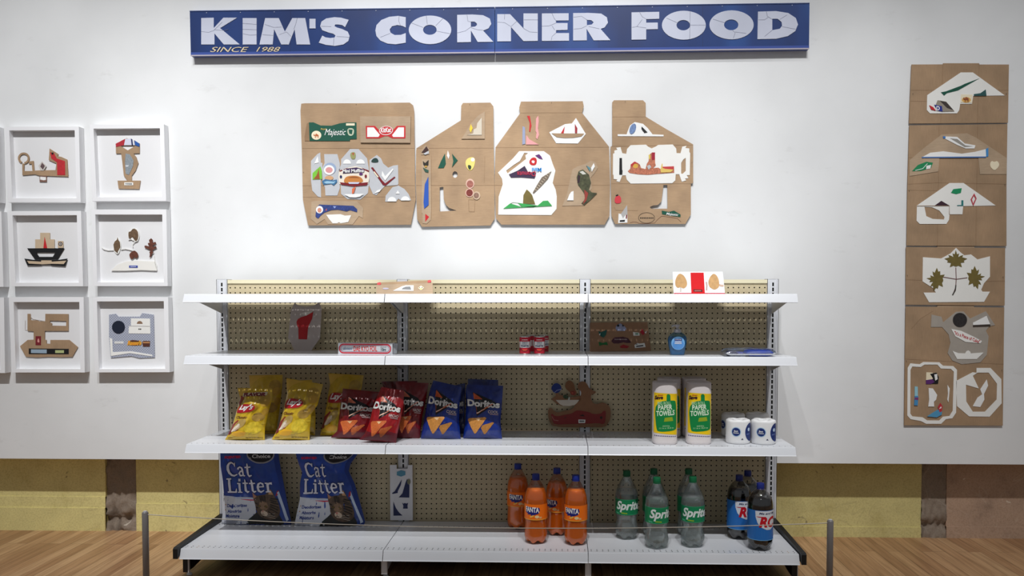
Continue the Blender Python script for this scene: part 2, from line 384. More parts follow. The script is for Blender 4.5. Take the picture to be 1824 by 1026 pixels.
def shelf(i, z, yf, name, gap, bow, base=False):
    x0, x1 = XU[i]+.0015, XU[i+1]-.0015
    if i == 0: x0 -= .003
    b = MB(); pw = (x1-x0)/36; yb = -gap
    yl = yf+.012
    def mp(u, v):
        if v > yb-.004: v -= bow*math.sin(math.pi*(u-x0)/(x1-x0))
        return (u, v, z)
    cols = [x0+pw*(j+.5) for j in range(36)]
    rows = [-.097, -.175] if not base else [-.10]
    if base: rows = [-.10]; fr = [yf+.045, yf+.028]
    else: fr = [yf+.03]
    b.holed(mp, x0, x1, yl, yb, cols, rows+fr, pw, .014, .0026, .0042, METAL)
    # price rail, tilted outwards at the bottom, and a return flange
    hl = .037 if not base else .042; z_ = z+.001
    yo = yf-.006
    # the boundary of the last cell rows carries through to the lip
    b.mesh([(x0, yl, z), (x1, yl, z), (x1, yf+.006, z), (x0, yf+.006, z)], [(0, 1, 2, 3)], METAL)
    L = [(yf+.006, z+.0005), (yf+.004, z-.003), (yo-.004, z-hl+.004), (yo-.007, z-hl), (yo+.002, z-hl-.002), (yo+.004, z-hl+.002), (yf+.012, z-.008)]
    n = len(L); vv = [(x0, *p) for p in L]+[(x1, *p) for p in L]
    rail = MB(); rail.mesh(vv, [(k, (k+1) % n, n+(k+1) % n, n+k) for k in range(n)]+[tuple(range(n)), tuple(range(n, 2*n))], METAL)
    # folded sides
    for xs in (x0, x1-.0015): b.box(xs, xs+.0015, yf+.012, yb-.0, z-.022, z-.0005, METAL)
    s = b.build(name, G, normals=False); rail.build('price_rail', s)
    if not base:
        for xs in (x0+.004, x1-.006):
            br = MB(); yz = [(-.012, z-.004), (-.012, z-.094), (-.03, z-.094), (yf+.16, z-.042), (yf+.03, z-.028), (yf+.02, z-.004)]
            m_ = len(yz); vv = [(xs, *p) for p in yz]+[(xs+.0022, *p) for p in yz]
            br.mesh(vv, [(k, (k+1) % m_, m_+(k+1) % m_, m_+k) for k in range(m_)]+[tuple(range(m_)), tuple(range(m_, 2*m_))], METALD)
            br.build('bracket', s)
YF = -.4184; YB = -.487
for z in (Z1, Z2, Z3):
    for i in range(3):
        g, bw = ((.040, .036), (.052, .002), (.046, .002))[i] if z == Z1 else (.012, 0)
        shelf(i, z, YF, 'shelf', g, bw)
for i in range(3): shelf(i, ZD, YB, 'base_deck', .012, 0, True)
for i in range(3):
    b = MB(); b.box(XU[i]+.03, XU[i+1]-.03, YB+.02, .0, ZD-.045, ZD-.024, BLACKM); b.build('deck_light_block', G)  # added black pan, keeps light off the floor below the deck
    b = MB(); b.box(XU[i]+.03, XU[i+1]-.03, -.03, -.026, .012, ZD-.046, BLACKM); b.build('rear_light_block', G)  # added black plate, darkens the space below the base
# base legs, feet and the black end trims
for i, x in enumerate(XU):
    s_ = 1 if i < 2 else -1
    b = MB(); xo = x+(.012 if i == 0 else -.014 if i == 3 else 0)
    yz = [(.05, .012), (.05, ZD-.05), (-.462, ZD-.046), (-.462, .022), (-.40, .022), (-.05, .06), (0, .012)]; m_ = len(yz)
    m = BLACKM if i in (0, 3) else METALD
    for dx, mm in ((0, m),):
        vv = [(xo-.004, *p) for p in yz]+[(xo+.004, *p) for p in yz]
        b.mesh(vv, [(k, (k+1) % m_, m_+(k+1) % m_, m_+k) for k in range(m_)]+[tuple(range(m_)), tuple(range(m_, 2*m_))], mm)
    b.box(xo-.013, xo+.013, -.466, -.462, .022, ZD-.044, BLACKM if i in (0, 3) else METALD)
    b.box(xo+.011, xo+.014, -.468, -.455, .022, ZD-.044, METALD)
    lg = b.build('base_leg', G)
    for yy in (-.43, .0):
        f = MB(); f.lathe([(.012, 0), (.012, .006), (.004, .010), (.004, .03)], (xo, yy, 0), METALD, 14); f.build('levelling_foot', lg)
for s_, x in ((-1, XU[0]-.003), (1, XU[3]+.002)):
    b = MB(); xa_, xb2 = (x-.022, x) if s_ < 0 else (x, x+.022)
    yz = [(.03, ZD-.03), (.03, ZD+.032), (YB-.012, ZD+.012), (YB-.022, ZD+.006), (YB-.022, ZD-.038), (YB-.002, ZD-.030)]; m_ = len(yz)
    vv = [(xa_, *p) for p in yz]+[(xb2, *p) for p in yz]
    b.mesh(vv, [(k, (k+1) % m_, m_+(k+1) % m_, m_+k) for k in range(m_)]+[tuple(range(m_)), tuple(range(m_, 2*m_))], BLACKM)
    b.build('end_trim', G)

# ================================================================== low rope barrier
YP = -.78
STEEL = mat((142, 138, 136), .4, metal=.25, name='brushed_grey_steel')
tops = []
def post(px, py, label):
    p = at(px, py, YP); b = MB(); c = (p.x, YP, 0); h = p.z; r = .0125
    t = thing('stanchion', label, 'stanchion', c, 'low barrier posts')
    b.lathe([(r, .008), (r, h-.003), (r-.0015, h)], c, STEEL, 24); b.build('pole', t, 'all')
    b = MB(); b.lathe([(.075, 0), (.075, .006), (.07, .009), (.0125, .010)], c, STEEL, 40); b.build('foot_plate', t, True)
    b = MB(); b.lathe([(.0075, h-.001), (.0075, h+.004), (0, h+.005)], c, METALD, 16); b.build('cap', t, True)
    tops.append(Vector((p.x, YP, h-.010)))
post(258.5, 912, 'slim grey steel barrier post in front of the left end of the shelving')
post(1479, 927, 'slim grey steel barrier post in front of the right end of the shelving')
b = MB(); A, C = tops; pts = []
for i in range(61):
    t = i/60; p = A.lerp(C, t); p.z -= .042*4*t*(1-t)*.9; pts.append(p)
b.tube(pts, .0019, mat((214, 205, 190), .6), 8); tag(b.build('rope'), 'thin pale cord slung between the two slim steel posts', 'rope')
# ================================================================== painted shop sign
def qmap(Y):
    def z(f):
        def mf(x, y, d=0):
            p = at(*f(x, y), Y); p.y -= d; return p
        return mf
    return z
def f_sign(nt, b):
    n = N(nt, 'ShaderNodeTexNoise', Scale=2.6, Detail=3.0); nt.links.new(mapping(nt, (1.0, 1, .45)), n.inputs['Vector'])
    c = ramp(nt, n.outputs['Fac'], [(.36, (6, 36, 88)), (.55, (10, 50, 112)), (.7, (28, 76, 144))])
    s = N(nt, 'ShaderNodeTexNoise', Scale=34.0, Detail=8.0, Roughness=.8); nt.links.new(mapping(nt), s.inputs['Vector'])
    nt.links.new(mixc(nt, ramp(nt, s.outputs['Fac'], [(.70, (0, 0, 0)), (.76, (255, 255, 255))]), c, (142, 152, 184)), b.inputs['Base Color'])
SIGN = nodes_mat('weathered_blue_acrylic', f_sign, .38)
SLET = mat((192, 196, 212), .45, var=.05, scale=6, name='pale_grey_vinyl'); CRACK = mat((92, 96, 118), .7); SRIM = mat((92, 104, 152), .4)
CREAMT = mat((214, 196, 160), .6)
SGY = YW-.035
sg = thing('shop_sign', "long weathered blue sign reading KIM'S CORNER FOOD, SINCE 1988, high on the wall", 'sign', at(890, 52, YW))
pl = lambda x, y: (x, y)
mS = qmap(SGY)(pl)
for c4, edge in (([(338, 19.2), (881, 12.4), (881, 94), (340, 99.6)], 0), ([(881.8, 12.4), (1442, 5), (1441, 87.2), (881.8, 94)], 1)):
    b = MB(); b.prism(c4, mS, .035, SIGN, side=SRIM)
    (xa1, ya1), (xb1, yb1) = c4[3], c4[2]
    b.prism([(xa1, ya1-6), (xb1, yb1-6), (xb1, yb1-1), (xa1, ya1-1)], mS, .003, mat((62, 82, 150), .3), d=.0022)
    b.prism([(xa1, ya1-1.4), (xb1, yb1-1.4), (xb1, yb1+.6), (xa1, ya1+.6)], mS, .006, mat((176, 168, 176), .4), d=.004)
    (xa1, ya1), (xb1, yb1) = c4[0], c4[1]
    b.prism([(xa1, ya1), (xb1, yb1), (xb1, yb1+1.6), (xa1, ya1+1.6)], mS, .003, mat((58, 74, 120), .3), d=.002)
    for q in range(9):
        x = xa1+(xb1-xa1)*(q+.5)/9; y = ya1+(yb1-ya1)*(q+.5)/9+4; b.prism(ell(x, y, .8, .8, 8), mS, .001, mat((170, 176, 196), .4), d=.002)
    for q in (.33, .66): b.prism([(xa1+(xb1-xa1)*q, ya1+(yb1-ya1)*q+2), (xa1+(xb1-xa1)*q+.5, ya1+(yb1-ya1)*q+2), (xa1+(xb1-xa1)*q+.5, c4[3][1]-6.5), (xa1+(xb1-xa1)*q, c4[3][1]-6.5)], mS, .0005, mat((20, 36, 80), .5), d=.0008)
    b.build('sign_panel', sg)
L1 = ZM(320, 0, 3.145); L2 = ZM(880, 0, 3.145)
LET = [
 (L1, [[(122,102),(192,100),(192,158),(246,100),(322,100),(228,158),(338,250),(248,250),(196,188),(196,250),(122,250)]], [[(122,178),(165,182),(192,172),(240,125)],[(196,168),(250,172),(275,165)]]),
 (L1, [[(354,102),(432,102),(432,250),(354,250)]], [[(354,132),(432,138)],[(354,165),(432,168)],[(356,190),(395,198),(432,196)]]),
 (L1, [[(480,102),(556,102),(590,178),(632,102),(704,102),(732,250),(656,250),(645,165),(612,250),(570,250),(530,165),(522,250),(448,250)]], [[(478,138),(530,155),(572,152)],[(465,195),(525,200)],[(560,195),(600,180),(625,205)],[(660,102),(650,140),(640,165)]]),
 (L1, [[(728,106),(762,106),(762,160),(728,160)]], []),
 (L1, [[(948,112),(905,100),(868,97),(822,104),(795,122),(788,148),(800,170),(835,183),(862,190),(874,200),(868,211),(845,214),(818,210),(800,200),(780,240),(820,252),(870,258),(918,250),(946,230),(953,202),(942,178),(910,163),(882,155),(868,147),(872,138),(890,138),(912,142),(927,153)]], [[(792,148),(850,150)],[(865,214),(862,256)],[(880,205),(950,210)]]),
 (L1, [[(1267,97),(1225,90),(1175,95),(1130,113),(1103,142),(1097,172),(1103,203),(1125,228),(1165,245),(1210,249),(1267,240),(1267,186),(1240,196),(1205,197),(1182,184),(1177,166),(1190,148),(1220,141),(1248,146),(1267,155)]], [[(1230,92),(1228,120),(1238,145)],[(1125,210),(1180,188)]]),
 (L1, [ell(1403,168,119,80,40), ell(1402,168,38,28)], [[(1382,90),(1388,138)],[(1300,130),(1365,155)],[(1475,105),(1435,145)],[(1438,175),(1515,190)]]),
 (L1, [[(1555,84),(1640,82),(1700,86),(1738,105),(1746,135),(1730,160),(1700,172),(1758,235),(1670,236),(1632,172),(1632,236),(1555,238)], [(1632,122),(1652,122),(1665,132),(1666,141),(1655,150),(1632,152)]], [[(1610,84),(1615,120),(1632,124)],[(1556,185),(1600,175),(1632,152)],[(1632,156),(1670,168),(1700,170)]]),
 (L2, [[(18,80),(90,80),(165,160),(165,76),(245,76),(245,230),(165,231),(95,152),(95,232),(18,233)]], [[(60,80),(58,110)],[(20,125),(60,128),(95,150),(130,118)],[(167,112),(245,112)],[(165,160),(200,180),(243,182)]]),
 (L2, [[(268,76),(418,75),(418,115),(347,116),(347,130),(412,130),(412,168),(347,170),(347,186),(420,186),(420,229),(268,230)]], [[(325,76),(335,100),(347,118)],[(268,148),(310,146),(347,130)],[(325,146),(340,170)],[(347,186),(325,205),(320,229)]]),
 (L2, [[(443,74),(530,73),(600,77),(632,98),(638,128),(620,154),(597,163),(652,226),(558,227),(518,162),(520,227),(443,228)], [(520,112),(545,114),(558,126),(548,138),(520,142)]], [[(445,98),(490,92),(520,112)],[(445,165),(490,160),(520,145)],[(530,150),(590,162)]]),
 (L2, [[(770,70),(925,67),(925,106),(852,108),(852,128),(917,127),(917,164),(852,165),(852,222),(770,223)]], [[(815,70),(830,95),(852,108)],[(772,155),(800,150),(830,110)],[(800,150),(852,158)]]),
 (L2, [ell(1063,142,123,81,40), ell(1060,142,38,29)], [[(965,102),(1025,128)],[(1098,142),(1185,142)],[(1098,62),(1096,222)]]),
 (L2, [ell(1330,140,124,81,40), ell(1328,140,40,30)], [[(1225,108),(1290,128)],[(1335,170),(1350,185),(1340,215)],[(1350,180),(1412,188)]]),
 (L2, [[(1478,66),(1580,63),(1648,74),(1690,102),(1702,138),(1687,175),(1645,203),(1580,218),(1475,220)], [(1558,106),(1588,106),(1610,124),(1613,145),(1600,162),(1558,170)]], [[(1525,66),(1530,92),(1558,110)],[(1480,112),(1515,112),(1535,98)],[(1558,170),(1515,205)],[(1600,110),(1640,85)],[(1612,150),(1690,165)]]),
]
for f, loops, cr in LET:
    b = MB(); mf = qmap(SGY)(f); b.prism(loops, mf, .0025, SLET, d=.0025)
    for c in cr: b.prism(stroke(c, 1.7), mf, .0002, CRACK, d=.0028)
    b.build('letter', sg)
b = MB(); txt(b, 'SINCE', qmap(SGY)(L1), 172, 292, 388, 264, CREAMT, d=.003, bold=.0, shear=.35); b.build('lettering', sg); b = MB(); txt(b, '1988', qmap(SGY)(L1), 430, 290, 565, 264, CREAMT, d=.003, bold=.0, shear=.35)
b.build('lettering', sg)

# ================================================================== helper for cut-paper pieces
def pc(parent, mf, name, m, loops, lay=1, t=.0016, sm=0, side=None):
    if not hasattr(loops[0][0], '__len__'): loops = [loops]
    if sm: loops = [smooth_loop(l, sm) for l in loops]
    b = MB(); b.prism(loops, mf, t, m, d=.002*lay, side=side); return b.build(name, parent)
def multi(parent, mf, name, items, lay=1, t=.0012):
    """stacked scraps: pieces that touch share a part, pieces apart become parts of their own"""
    its = [(m, l if hasattr(l[0][0], '__len__') else [l]) for m, l in items]; bx = []
    for m, l in its: xs = [p[0] for p in l[0]]; ys = [p[1] for p in l[0]]; bx.append((min(xs), max(xs), min(ys), max(ys)))
    g = list(range(len(its)))
    for i in range(len(its)):
        for j in range(i):
            a, c = bx[i], bx[j]
            if a[0] <= c[1] and c[0] <= a[1] and a[2] <= c[3] and c[2] <= a[3]:
                gi, gj = g[i], g[j]; g = [gj if k == gi else k for k in g]
    for k in sorted(set(g)):
        b = MB()
        for i, (m, l) in enumerate(its):
            if g[i] == k: b.prism(l, mf, t+.0003*i, m, d=.002*lay+.0003*i)
        o = b.build(name, parent)
    return o
RED = mat((196, 36, 42), .5); DRED = mat((120, 24, 34), .5); GREEN = mat((16, 82, 64), .5); LGREEN = mat((60, 160, 84), .5)
NAVY = mat((26, 36, 84), .5); BLUE = mat((44, 88, 178), .5); LBLUE = mat((116, 176, 214), .5); GREY = mat((190, 192, 196), .55, var=.03)
DGREY = mat((120, 122, 124), .55); BLACK = mat((22, 22, 24), .5); TAN = mat((198, 176, 148), .7, var=.04); OLIVE = mat((112, 98, 48), .6, var=.12, scale=40)
PINK = mat((226, 160, 160), .6); YELLOW = mat((236, 200, 60), .5); BROWN = mat((112, 70, 44), .6, var=.15, scale=60); CREAMP = mat((238, 226, 196), .6)
PURPLE = mat((92, 42, 110), .5); TEAL = mat((40, 120, 120), .5); ORANGE = mat((222, 110, 44), .5); STONE = mat((164, 156, 146), .6, var=.04)
MAUVE = mat((150, 96, 92), .6, var=.12, scale=50)
def crease(b, mf, pts, w=1.6, d=.0006, m=None): b.prism(stroke(pts, w), mf, .0004, m or KRAFT2, d=d)
def pin(parent, p):
    b = MB(); b.tube([(p.x, YW+.002, p.z), (p.x, p.y-.004, p.z)], .0011, STEEL, 8); b.build('pin', parent)
# ================================================================== wide opened carton above the shelves
YC = YW-.012
cw = thing('carton_collage', 'opened four panel cardboard carton with cut paper shapes, pinned under the blue sign', 'collage', at(886, 290, YW))
z3, z4, z3b, z4b = ZM(520, 170, 4.103), ZM(870, 170, 4.105), ZM(530, 255, 6.619), ZM(1085, 245, 6.4125)
q = qmap(YC); A3, A4, B3, B4 = q(z3), q(z4), q(z3b), q(z4b)
def panel(mf, loops, cr, m=KRAFT, parent=cw, t=.004):
    b = MB(); b.prism(loops, mf, t, m, side=KRAFT2)
    for c in cr: crease(b, mf, c)
    return b.build('cardboard_panel', parent)
panel(A3, [[(68,60),(95,57),(470,57),(860,52),(885,72),(893,115),(897,385),(900,640),(905,760),(870,945),(118,950),(80,760),(72,400),(62,110)]], [[(72,387),(897,386)],[(76,660),(900,659)],[(80,743),(903,742)]])
panel(A3, [[(912,385),(1235,182),(1237,75),(1250,55),(1450,52),(1472,80),(1475,385),(1480,640),(1482,900),(1450,950),(950,960),(915,905),(905,640),(908,400)], [(1080,672),(1106,668),(1110,760),(1125,800),(1150,822),(1204,842),(1080,848)], ell(1192,578,19,24,16)], [[(908,386),(1476,385)],[(906,658),(1480,657)],[(1020,440),(1020,900)],[(1410,440),(1405,640)]])
panel(A4, [[(52,380),(232,130),(225,90),(238,45),(690,42),(697,80),(685,128),(882,375),(890,650),(885,880),(850,945),(95,945),(55,900),(45,650)]], [[(52,381),(882,378)],[(46,658),(890,656)],[(235,128),(685,126)]])
panel(A4, [[(905,370),(905,50),(918,35),(1130,35),(1150,55),(1150,155),(1290,240),(1497,358),(1497,640),(1480,645),(1480,870),(1440,940),(925,940),(900,880),(895,650),(893,375)], [(1280,655),(1308,655),(1310,828),(1190,828),(1180,816),(1200,806),(1240,800),(1265,775)]], [[(900,372),(1497,362)],[(900,645),(1480,645)],[(905,158),(1150,156)]])
for f, x, y in ((z3, 470, 64), (z3, 85, 560), (z4, 461, 52), (z4, 1488, 490), (z3, 1300, 64), (z4, 1000, 44)):
    pin(cw, at(*f(x, y), YC))
# first panel
def camel(b, mf, cx, cy, s, m, d):
    b.prism([(cx+s*x, cy+s*y) for x, y in [(-1,.1),(-.95,-.35),(-.8,-.45),(-.7,-.1),(-.5,0),(-.35,-.35),(-.1,-.6),(.15,-.3),(.45,-.25),(.7,.1),(.65,.45),(.72,1),(.6,1),(.5,.4),(.35,1),(.25,1),(.3,.3),(-.1,.35),(-.2,1),(-.32,1),(-.3,.3),(-.4,.25),(-.5,1),(-.6,1),(-.55,.25),(-.8,.25)]], mf, .0004, m, d=d)
b = MB(); b.prism([(92,305),(110,205),(125,200),(130,333),(95,333)], A3, .0016, KRAFT2, d=.002); b.build('kraft_tab', cw)
b = MB(); b.prism([(125,198),(160,198),(210,220),(290,222),(350,205),(400,198),(472,198),(474,318),(425,320),(425,333),(130,333)], A3, .002, GREEN, d=.003)
b.prism(ell(180,292,36,33), A3, .001, CREAMP, d=.0038); camel(b, A3, 182, 292, 22, mat((178, 96, 50)), .0042)
b.prism([(397,205),(460,205),(460,221),(397,221)], A3, .001, CREAMP, d=.0038); b.prism(smooth_loop([(405,240),(455,240),(455,285),(430,300),(408,285)]), A3, .001, mat((190, 196, 170)), d=.0038)
b.prism([(415,250),(445,252),(440,285),(420,280)], A3, .0005, GREEN, d=.0042)
txt(b, 'Royal', A3, 212, 256, 252, 240, mat((214, 180, 90)), d=.0042, shear=.3); txt(b, 'Majestic', A3, 240, 306, 396, 246, WHITE, d=.0042, shear=.4, bold=.0)
b.build('green_label', cw)
b = MB(); b.prism([(500,155),(870,155),(866,348),(504,346)], A3, .006, KRAFT3, d=.007, side=KRAFT2); pq = b.build('kraft_plaque', cw)
b = MB(); b.prism([(542,225),(610,225),(645,262),(735,262),(770,225),(832,225),(832,316),(735,316),(705,300),(680,300),(640,316),(545,316)], A3, .001, RED, d=.0082)
for l in ([(553,236),(600,236),(645,290),(635,306),(553,306)], [(821,236),(780,236),(735,292),(742,306),(821,306)]): b.prism(l, A3, .0006, WHITE, d=.0086)
b.prism(ell(690,259,50,33,30,rot=-4), A3, .0006, WHITE, d=.0088); b.prism(ell(690,258,46,29,30,rot=-4), A3, .0006, RED, d=.0092)
txt(b, 'KitKat', A3, 650, 275, 728, 240, WHITE, d=.0096, bold=.03, shear=.2, slope=-.05); b.build('red_paper_mask', cw)
pc(cw, B3, 'grey_card', GREY, [(160,210),(235,130),(270,110),(275,230),(295,235),(290,420),(275,440),(278,640),(240,630),(175,560),(160,440)])
multi(cw, B3, 'paper_cutout', [(WHITE, [(240,155),(252,230),(200,243)]), (mat((120, 190, 60)), [(270,275),(180,355),(180,430),(290,425),(290,330)]), (mat((150, 80, 40)), [(252,300),(265,425),(190,425),(225,385),(240,350)])], 2)
pc(cw, B3, 'grey_card', GREY, [(315,130),(470,130),(500,240),(500,530),(470,618),(330,618),(325,520),(300,480),(290,300),(320,235)])
bb = multi(cw, B3, 'paper_cutout', [(mat((150, 168, 196)), ell(385,300,72,68)), (WHITE, ell(375,318,62,58)), (mat((214, 150, 150)), ell(375,318,42,34)), (mat((206, 160, 118)), ell(375,412,50,26)), (mat((60, 110, 150)), [(290,450),(330,425),(420,440),(465,430),(470,460),(430,500),(400,480),(310,492)]), (mat((150, 190, 214)), [(310,462),(350,448),(430,456),(455,448),(430,476),(340,478)])], 2)
pc(cw, B3, 'grey_card', GREY, [(515,190),(620,70),(720,70),(820,180),(840,290),(850,430),(830,590),(740,665),(590,660),(515,600),(510,500),(490,440),(485,330),(515,250)])
b = MB(); m_ = [(WHITE, ell(585,244,46,52,14,180,360)), (WHITE, ell(745,244,50,52,14,180,360)), (mat((150, 150, 96)), smooth_loop([(630,110),(680,105),(690,150),(680,190),(640,190),(622,150)])), (mat((176, 70, 50)), [(645,120),(670,115),(660,150)]),
 (mat((232, 222, 206)), [(490,325),(600,290),(680,272),(760,290),(845,325),(848,420),(835,482),(660,515),(495,482),(486,400)]), (DRED, [(495,325),(600,292),(560,320),(500,340)]), (DRED, [(845,325),(760,292),(790,320),(845,345)]), (DRED, [(500,462),(660,480),(835,462),(820,498),(660,512),(520,492)]),
 (mat((60, 36, 80)), [(530,318),(600,300),(700,288),(790,312),(790,345),(540,362)]), (mat((196, 126, 60)), smooth_loop([(550,470),(552,430),(580,395),(640,385),(720,388),(770,420),(778,465),(665,478)])), (mat((150, 84, 36)), smooth_loop([(590,415),(640,395),(700,396),(745,418),(700,412),(640,410)])), (mat((200, 204, 226)), [(600,462),(735,462),(720,482),(612,482)]), (NAVY, ell(515,398,14,18,12)), (DRED, ell(808,392,14,20,12)), (PURPLE, ell(752,366,22,14,12)),
 (mat((220, 110, 70)), [(648,540),(690,512),(668,590),(645,602)]), (WHITE, [(555,605),(785,598),(740,632),(690,642),(620,640)])]
for i, (m, l) in enumerate(m_): b.prism(l, B3, .001, m, d=.0035+.0003*i)
txt(b, 'Mini Muffins', B3, 536, 352, 786, 312, WHITE, d=.0092, bold=.03, slope=-.03); b.build('printed_box_front', cw)
pc(cw, B3, 'grey_card', GREY, [(850,200),(935,140),(985,180),(1010,240),(1070,290),(1130,265),(1185,258),(1190,480),(1180,495),(1030,505),(930,615),(890,600),(840,490),(850,300)])
multi(cw, B3, 'paper_cutout', [(mat((30, 58, 54)), smooth_loop([(865,228),(880,195),(910,175),(945,180),(962,230)])), (DRED, [(868,290),(890,285),(1000,440),(1035,475),(1145,395),(1155,405),(1040,502),(1008,495)]), (CREAMP, [(905,330),(925,355),(960,400),(945,405),(900,345)]), (WHITE, [(1000,328),(1035,392),(1125,300),(1133,312),(1035,444),(993,385)]), (WHITE, [(905,597),(940,560),(995,538),(970,572)])], 2)
pc(cw, B3, 'grey_card', GREY, [(1035,690),(1040,620),(1120,520),(1190,500),(1260,540),(1310,600),(1340,675),(1225,678),(1190,655),(1160,690)])
multi(cw, B3, 'paper_cutout', [(WHITE, ell(1115,688,52,54,14,180,360)), (WHITE, ell(1272,677,52,50,14,180,360)), (WHITE, [(1158,598),(1184,558),(1206,596)])], 2)
pc(cw, B3, 'kraft_mask', KRAFT3, [(165,690),(210,680),(700,685),(775,765),(770,885),(725,860),(650,960),(360,955),(320,895),(230,955),(160,895)], 1, .002, side=KRAFT2)
multi(cw, B3, 'blue_label_strip', [(mat((44, 62, 124), var=.35, scale=160), [(215,850),(225,760),(260,725),(660,740),(705,780),(705,815),(620,790),(580,805),(480,785),(400,790),(320,820),(280,850),(245,890),(215,870)]), (WHITE, ell(262,785,42,44)), (mat((206, 140, 120)), ell(262,792,24,28)), (mat((190, 90, 90)), [(330,790),(350,770),(345,800)]), (mat((150, 166, 214)), [(420,745),(460,748),(440,770)])], 2)
multi(cw, B3, 'paper_cutout', [(PAPER, [(340,845),(510,838),(560,855),(635,850),(600,930),(510,945),(490,932),(470,945),(415,945),(370,890)])], 2)
# second panel
pc(cw, A3, 'kraft_triangle', KRAFT3, [(1240,318),(1275,262),(1310,205),(1360,150),(1410,118),(1410,318)], 2, .004, side=KRAFT2)
multi(cw, A3, 'paper_cutout', [(mat((206, 196, 178)), [(1280,290),(1325,280),(1330,250),(1350,240),(1355,205),(1388,163),(1388,290)]), (YELLOW, [(1308,210),(1322,240),(1308,275),(1298,250)])], 3)
pc(cw, A3, 'kraft_strip', KRAFT3, [(945,434),(948,398),(976,363),(1000,385),(1005,432)], 1)
multi(cw, A3, 'paper_cutout', [(mat((60, 34, 30)), [(948,418),(984,372),(1000,400),(975,420)]), (GREY, [(960,428),(1000,405),(1002,425),(975,434)])], 2)
pc(cw, A3, 'kraft_strip', KRAFT3, [(950,470),(1015,468),(1018,860),(950,860)], 1)
multi(cw, A3, 'paper_cutout', [(mat((40, 34, 26)), [(958,480),(975,495),(1000,472),(998,510),(975,520),(960,505)]), (mat((190, 150, 60)), ell(980,520,9,7,10)), (mat((46, 84, 70)), [(958,528),(1000,548),(998,565),(975,560)]), (BLUE, [(998,595),(1000,800),(968,828),(963,780),(972,650)])], 2)
multi(cw, A3, 'red_paper_pennant', [(KRAFT3, [(955,860),(1015,860),(1015,910),(985,938),(955,935)]), (RED, [(975,865),(1003,888),(975,925)])], 1)
multi(cw, A3, 'paper_cutout', [(GREEN, [(1118,425),(1125,500),(1110,530),(1068,532),(1090,480)]), (WHITE, [(1140,402),(1152,440),(1145,465),(1133,440)]), (GREEN, [(1170,425),(1212,475),(1170,525),(1180,480)])], 1)
multi(cw, A3, 'flower_print', [(mat((232, 214, 120)), smooth_loop([(1268,480),(1290,455),(1330,450),(1342,480),(1325,540),(1295,552),(1272,520)])), (mat((40, 60, 40)), smooth_loop([(1285,505),(1315,515),(1305,548),(1288,535)])), (WHITE, ell(1322,470,14,14,12))], 1)
multi(cw, A3, 'round_print', [(mat((214, 178, 160)), ell(1302,645,31,36)), (mat((156, 96, 84), var=.25, scale=120), ell(1302,648,24,26)), (mat((214, 178, 160)), ell(1298,712,30,32)), (mat((122, 52, 44), var=.25, scale=120), ell(1298,712,24,26)), (mat((200, 176, 150)), ell(1350,732,27,30)), (mat((138, 106, 90), var=.25, scale=120), ell(1348,732,19,21))], 1)
b = MB(); b.prism([[(1290,760),(1340,762),(1335,852),(1292,850)], [(1293,763),(1337,765),(1332,849),(1295,847)]], A3, .0004, KRAFT2, d=.0008); b.build('knife_line', cw)
# third panel
multi(cw, A4, 'paper_cutout', [(RED, [(283,150),(303,150),(315,220),(305,268),(298,262),(302,200)]), (PINK, [(365,148),(348,170),(345,260),(352,275),(347,310),(358,322),(370,290),(362,240),(368,190)]), (mat((150, 158, 186)), [(248,360),(250,225),(268,235),(270,355)]), (PINK, [(275,360),(278,290),(300,322),(368,360)])], 1)
pc(cw, A4, 'paper_boat', WHITE, [(445,270),(560,210),(610,205),(640,165),(712,282),(655,352),(495,350)], 1)
multi(cw, A4, 'paper_cutout', [(KRAFT, [(462,278),(700,280),(680,300),(620,310),(560,312),(500,306)]), (RED, [(558,228),(550,278),(530,278)]), (mat((160, 44, 52)), [(632,210),(650,240),(648,278),(633,275)])], 2)
pc(cw, A4, 'white_paper_sheet', PAPER, [[(70,565),(180,460),(225,408),(405,408),(450,440),(470,500),(490,550),(470,640),(492,690),(500,740),(498,830),(460,875),(72,872),(75,740),(92,690),(105,650),(100,610)], [(262,420),(290,422),(270,440),(275,465),(205,520),(140,570),(130,550),(190,505),(230,480)]], 1)
multi(cw, A4, 'printed_scrap', ([(RED, smooth_loop([(295,485),(320,452),(355,458),(352,510),(310,512)])), (WHITE, smooth_loop([(315,475),(340,478),(335,498),(318,494)])), (PURPLE, [(343,440),(370,430),(385,445),(397,468),(372,462)]), (mat((56, 40, 70)), [(150,578),(215,550),(265,516),(290,560),(350,565),(338,608),(240,600),(165,602)]),
   (OLIVE, [(280,688),(300,705),(320,730),(342,795),(253,792),(256,730)]), (LGREEN, [(110,828),(160,790),(180,782),(215,786),(250,818),(330,818),(360,806),(400,772),(435,770),(465,808)]), (mat((120, 106, 92)), [(460,556),(435,610),(385,665),(330,718),(325,710),(350,665),(390,600)])]), 1.7)
b = MB()
for k in range(9): x, y = 345+k*12, 690-k*15; b.prism(stroke([(x-6, y-5), (x+9, y+7)], 2.2), A4, .0004, CREAMP, d=.006)
txt(b, 'Donuts', A4, 345, 565-8, 210, 592, mat((170, 40, 70)), d=.006, bold=.03); b.build('lettering', cw); b = MB(); txt(b, 'Mini', A4, 388, 530, 318, 558, mat((44, 140, 214)), d=.006, bold=.03)
b.build('lettering', cw)
pc(cw, A4, 'kraft_backing', KRAFT3, [(540,808),(575,720),(600,600),(615,540),(650,520),(710,500),(750,478),(785,488),(800,530),(775,570),(748,600),(755,680),(730,720),(700,805)], 1)
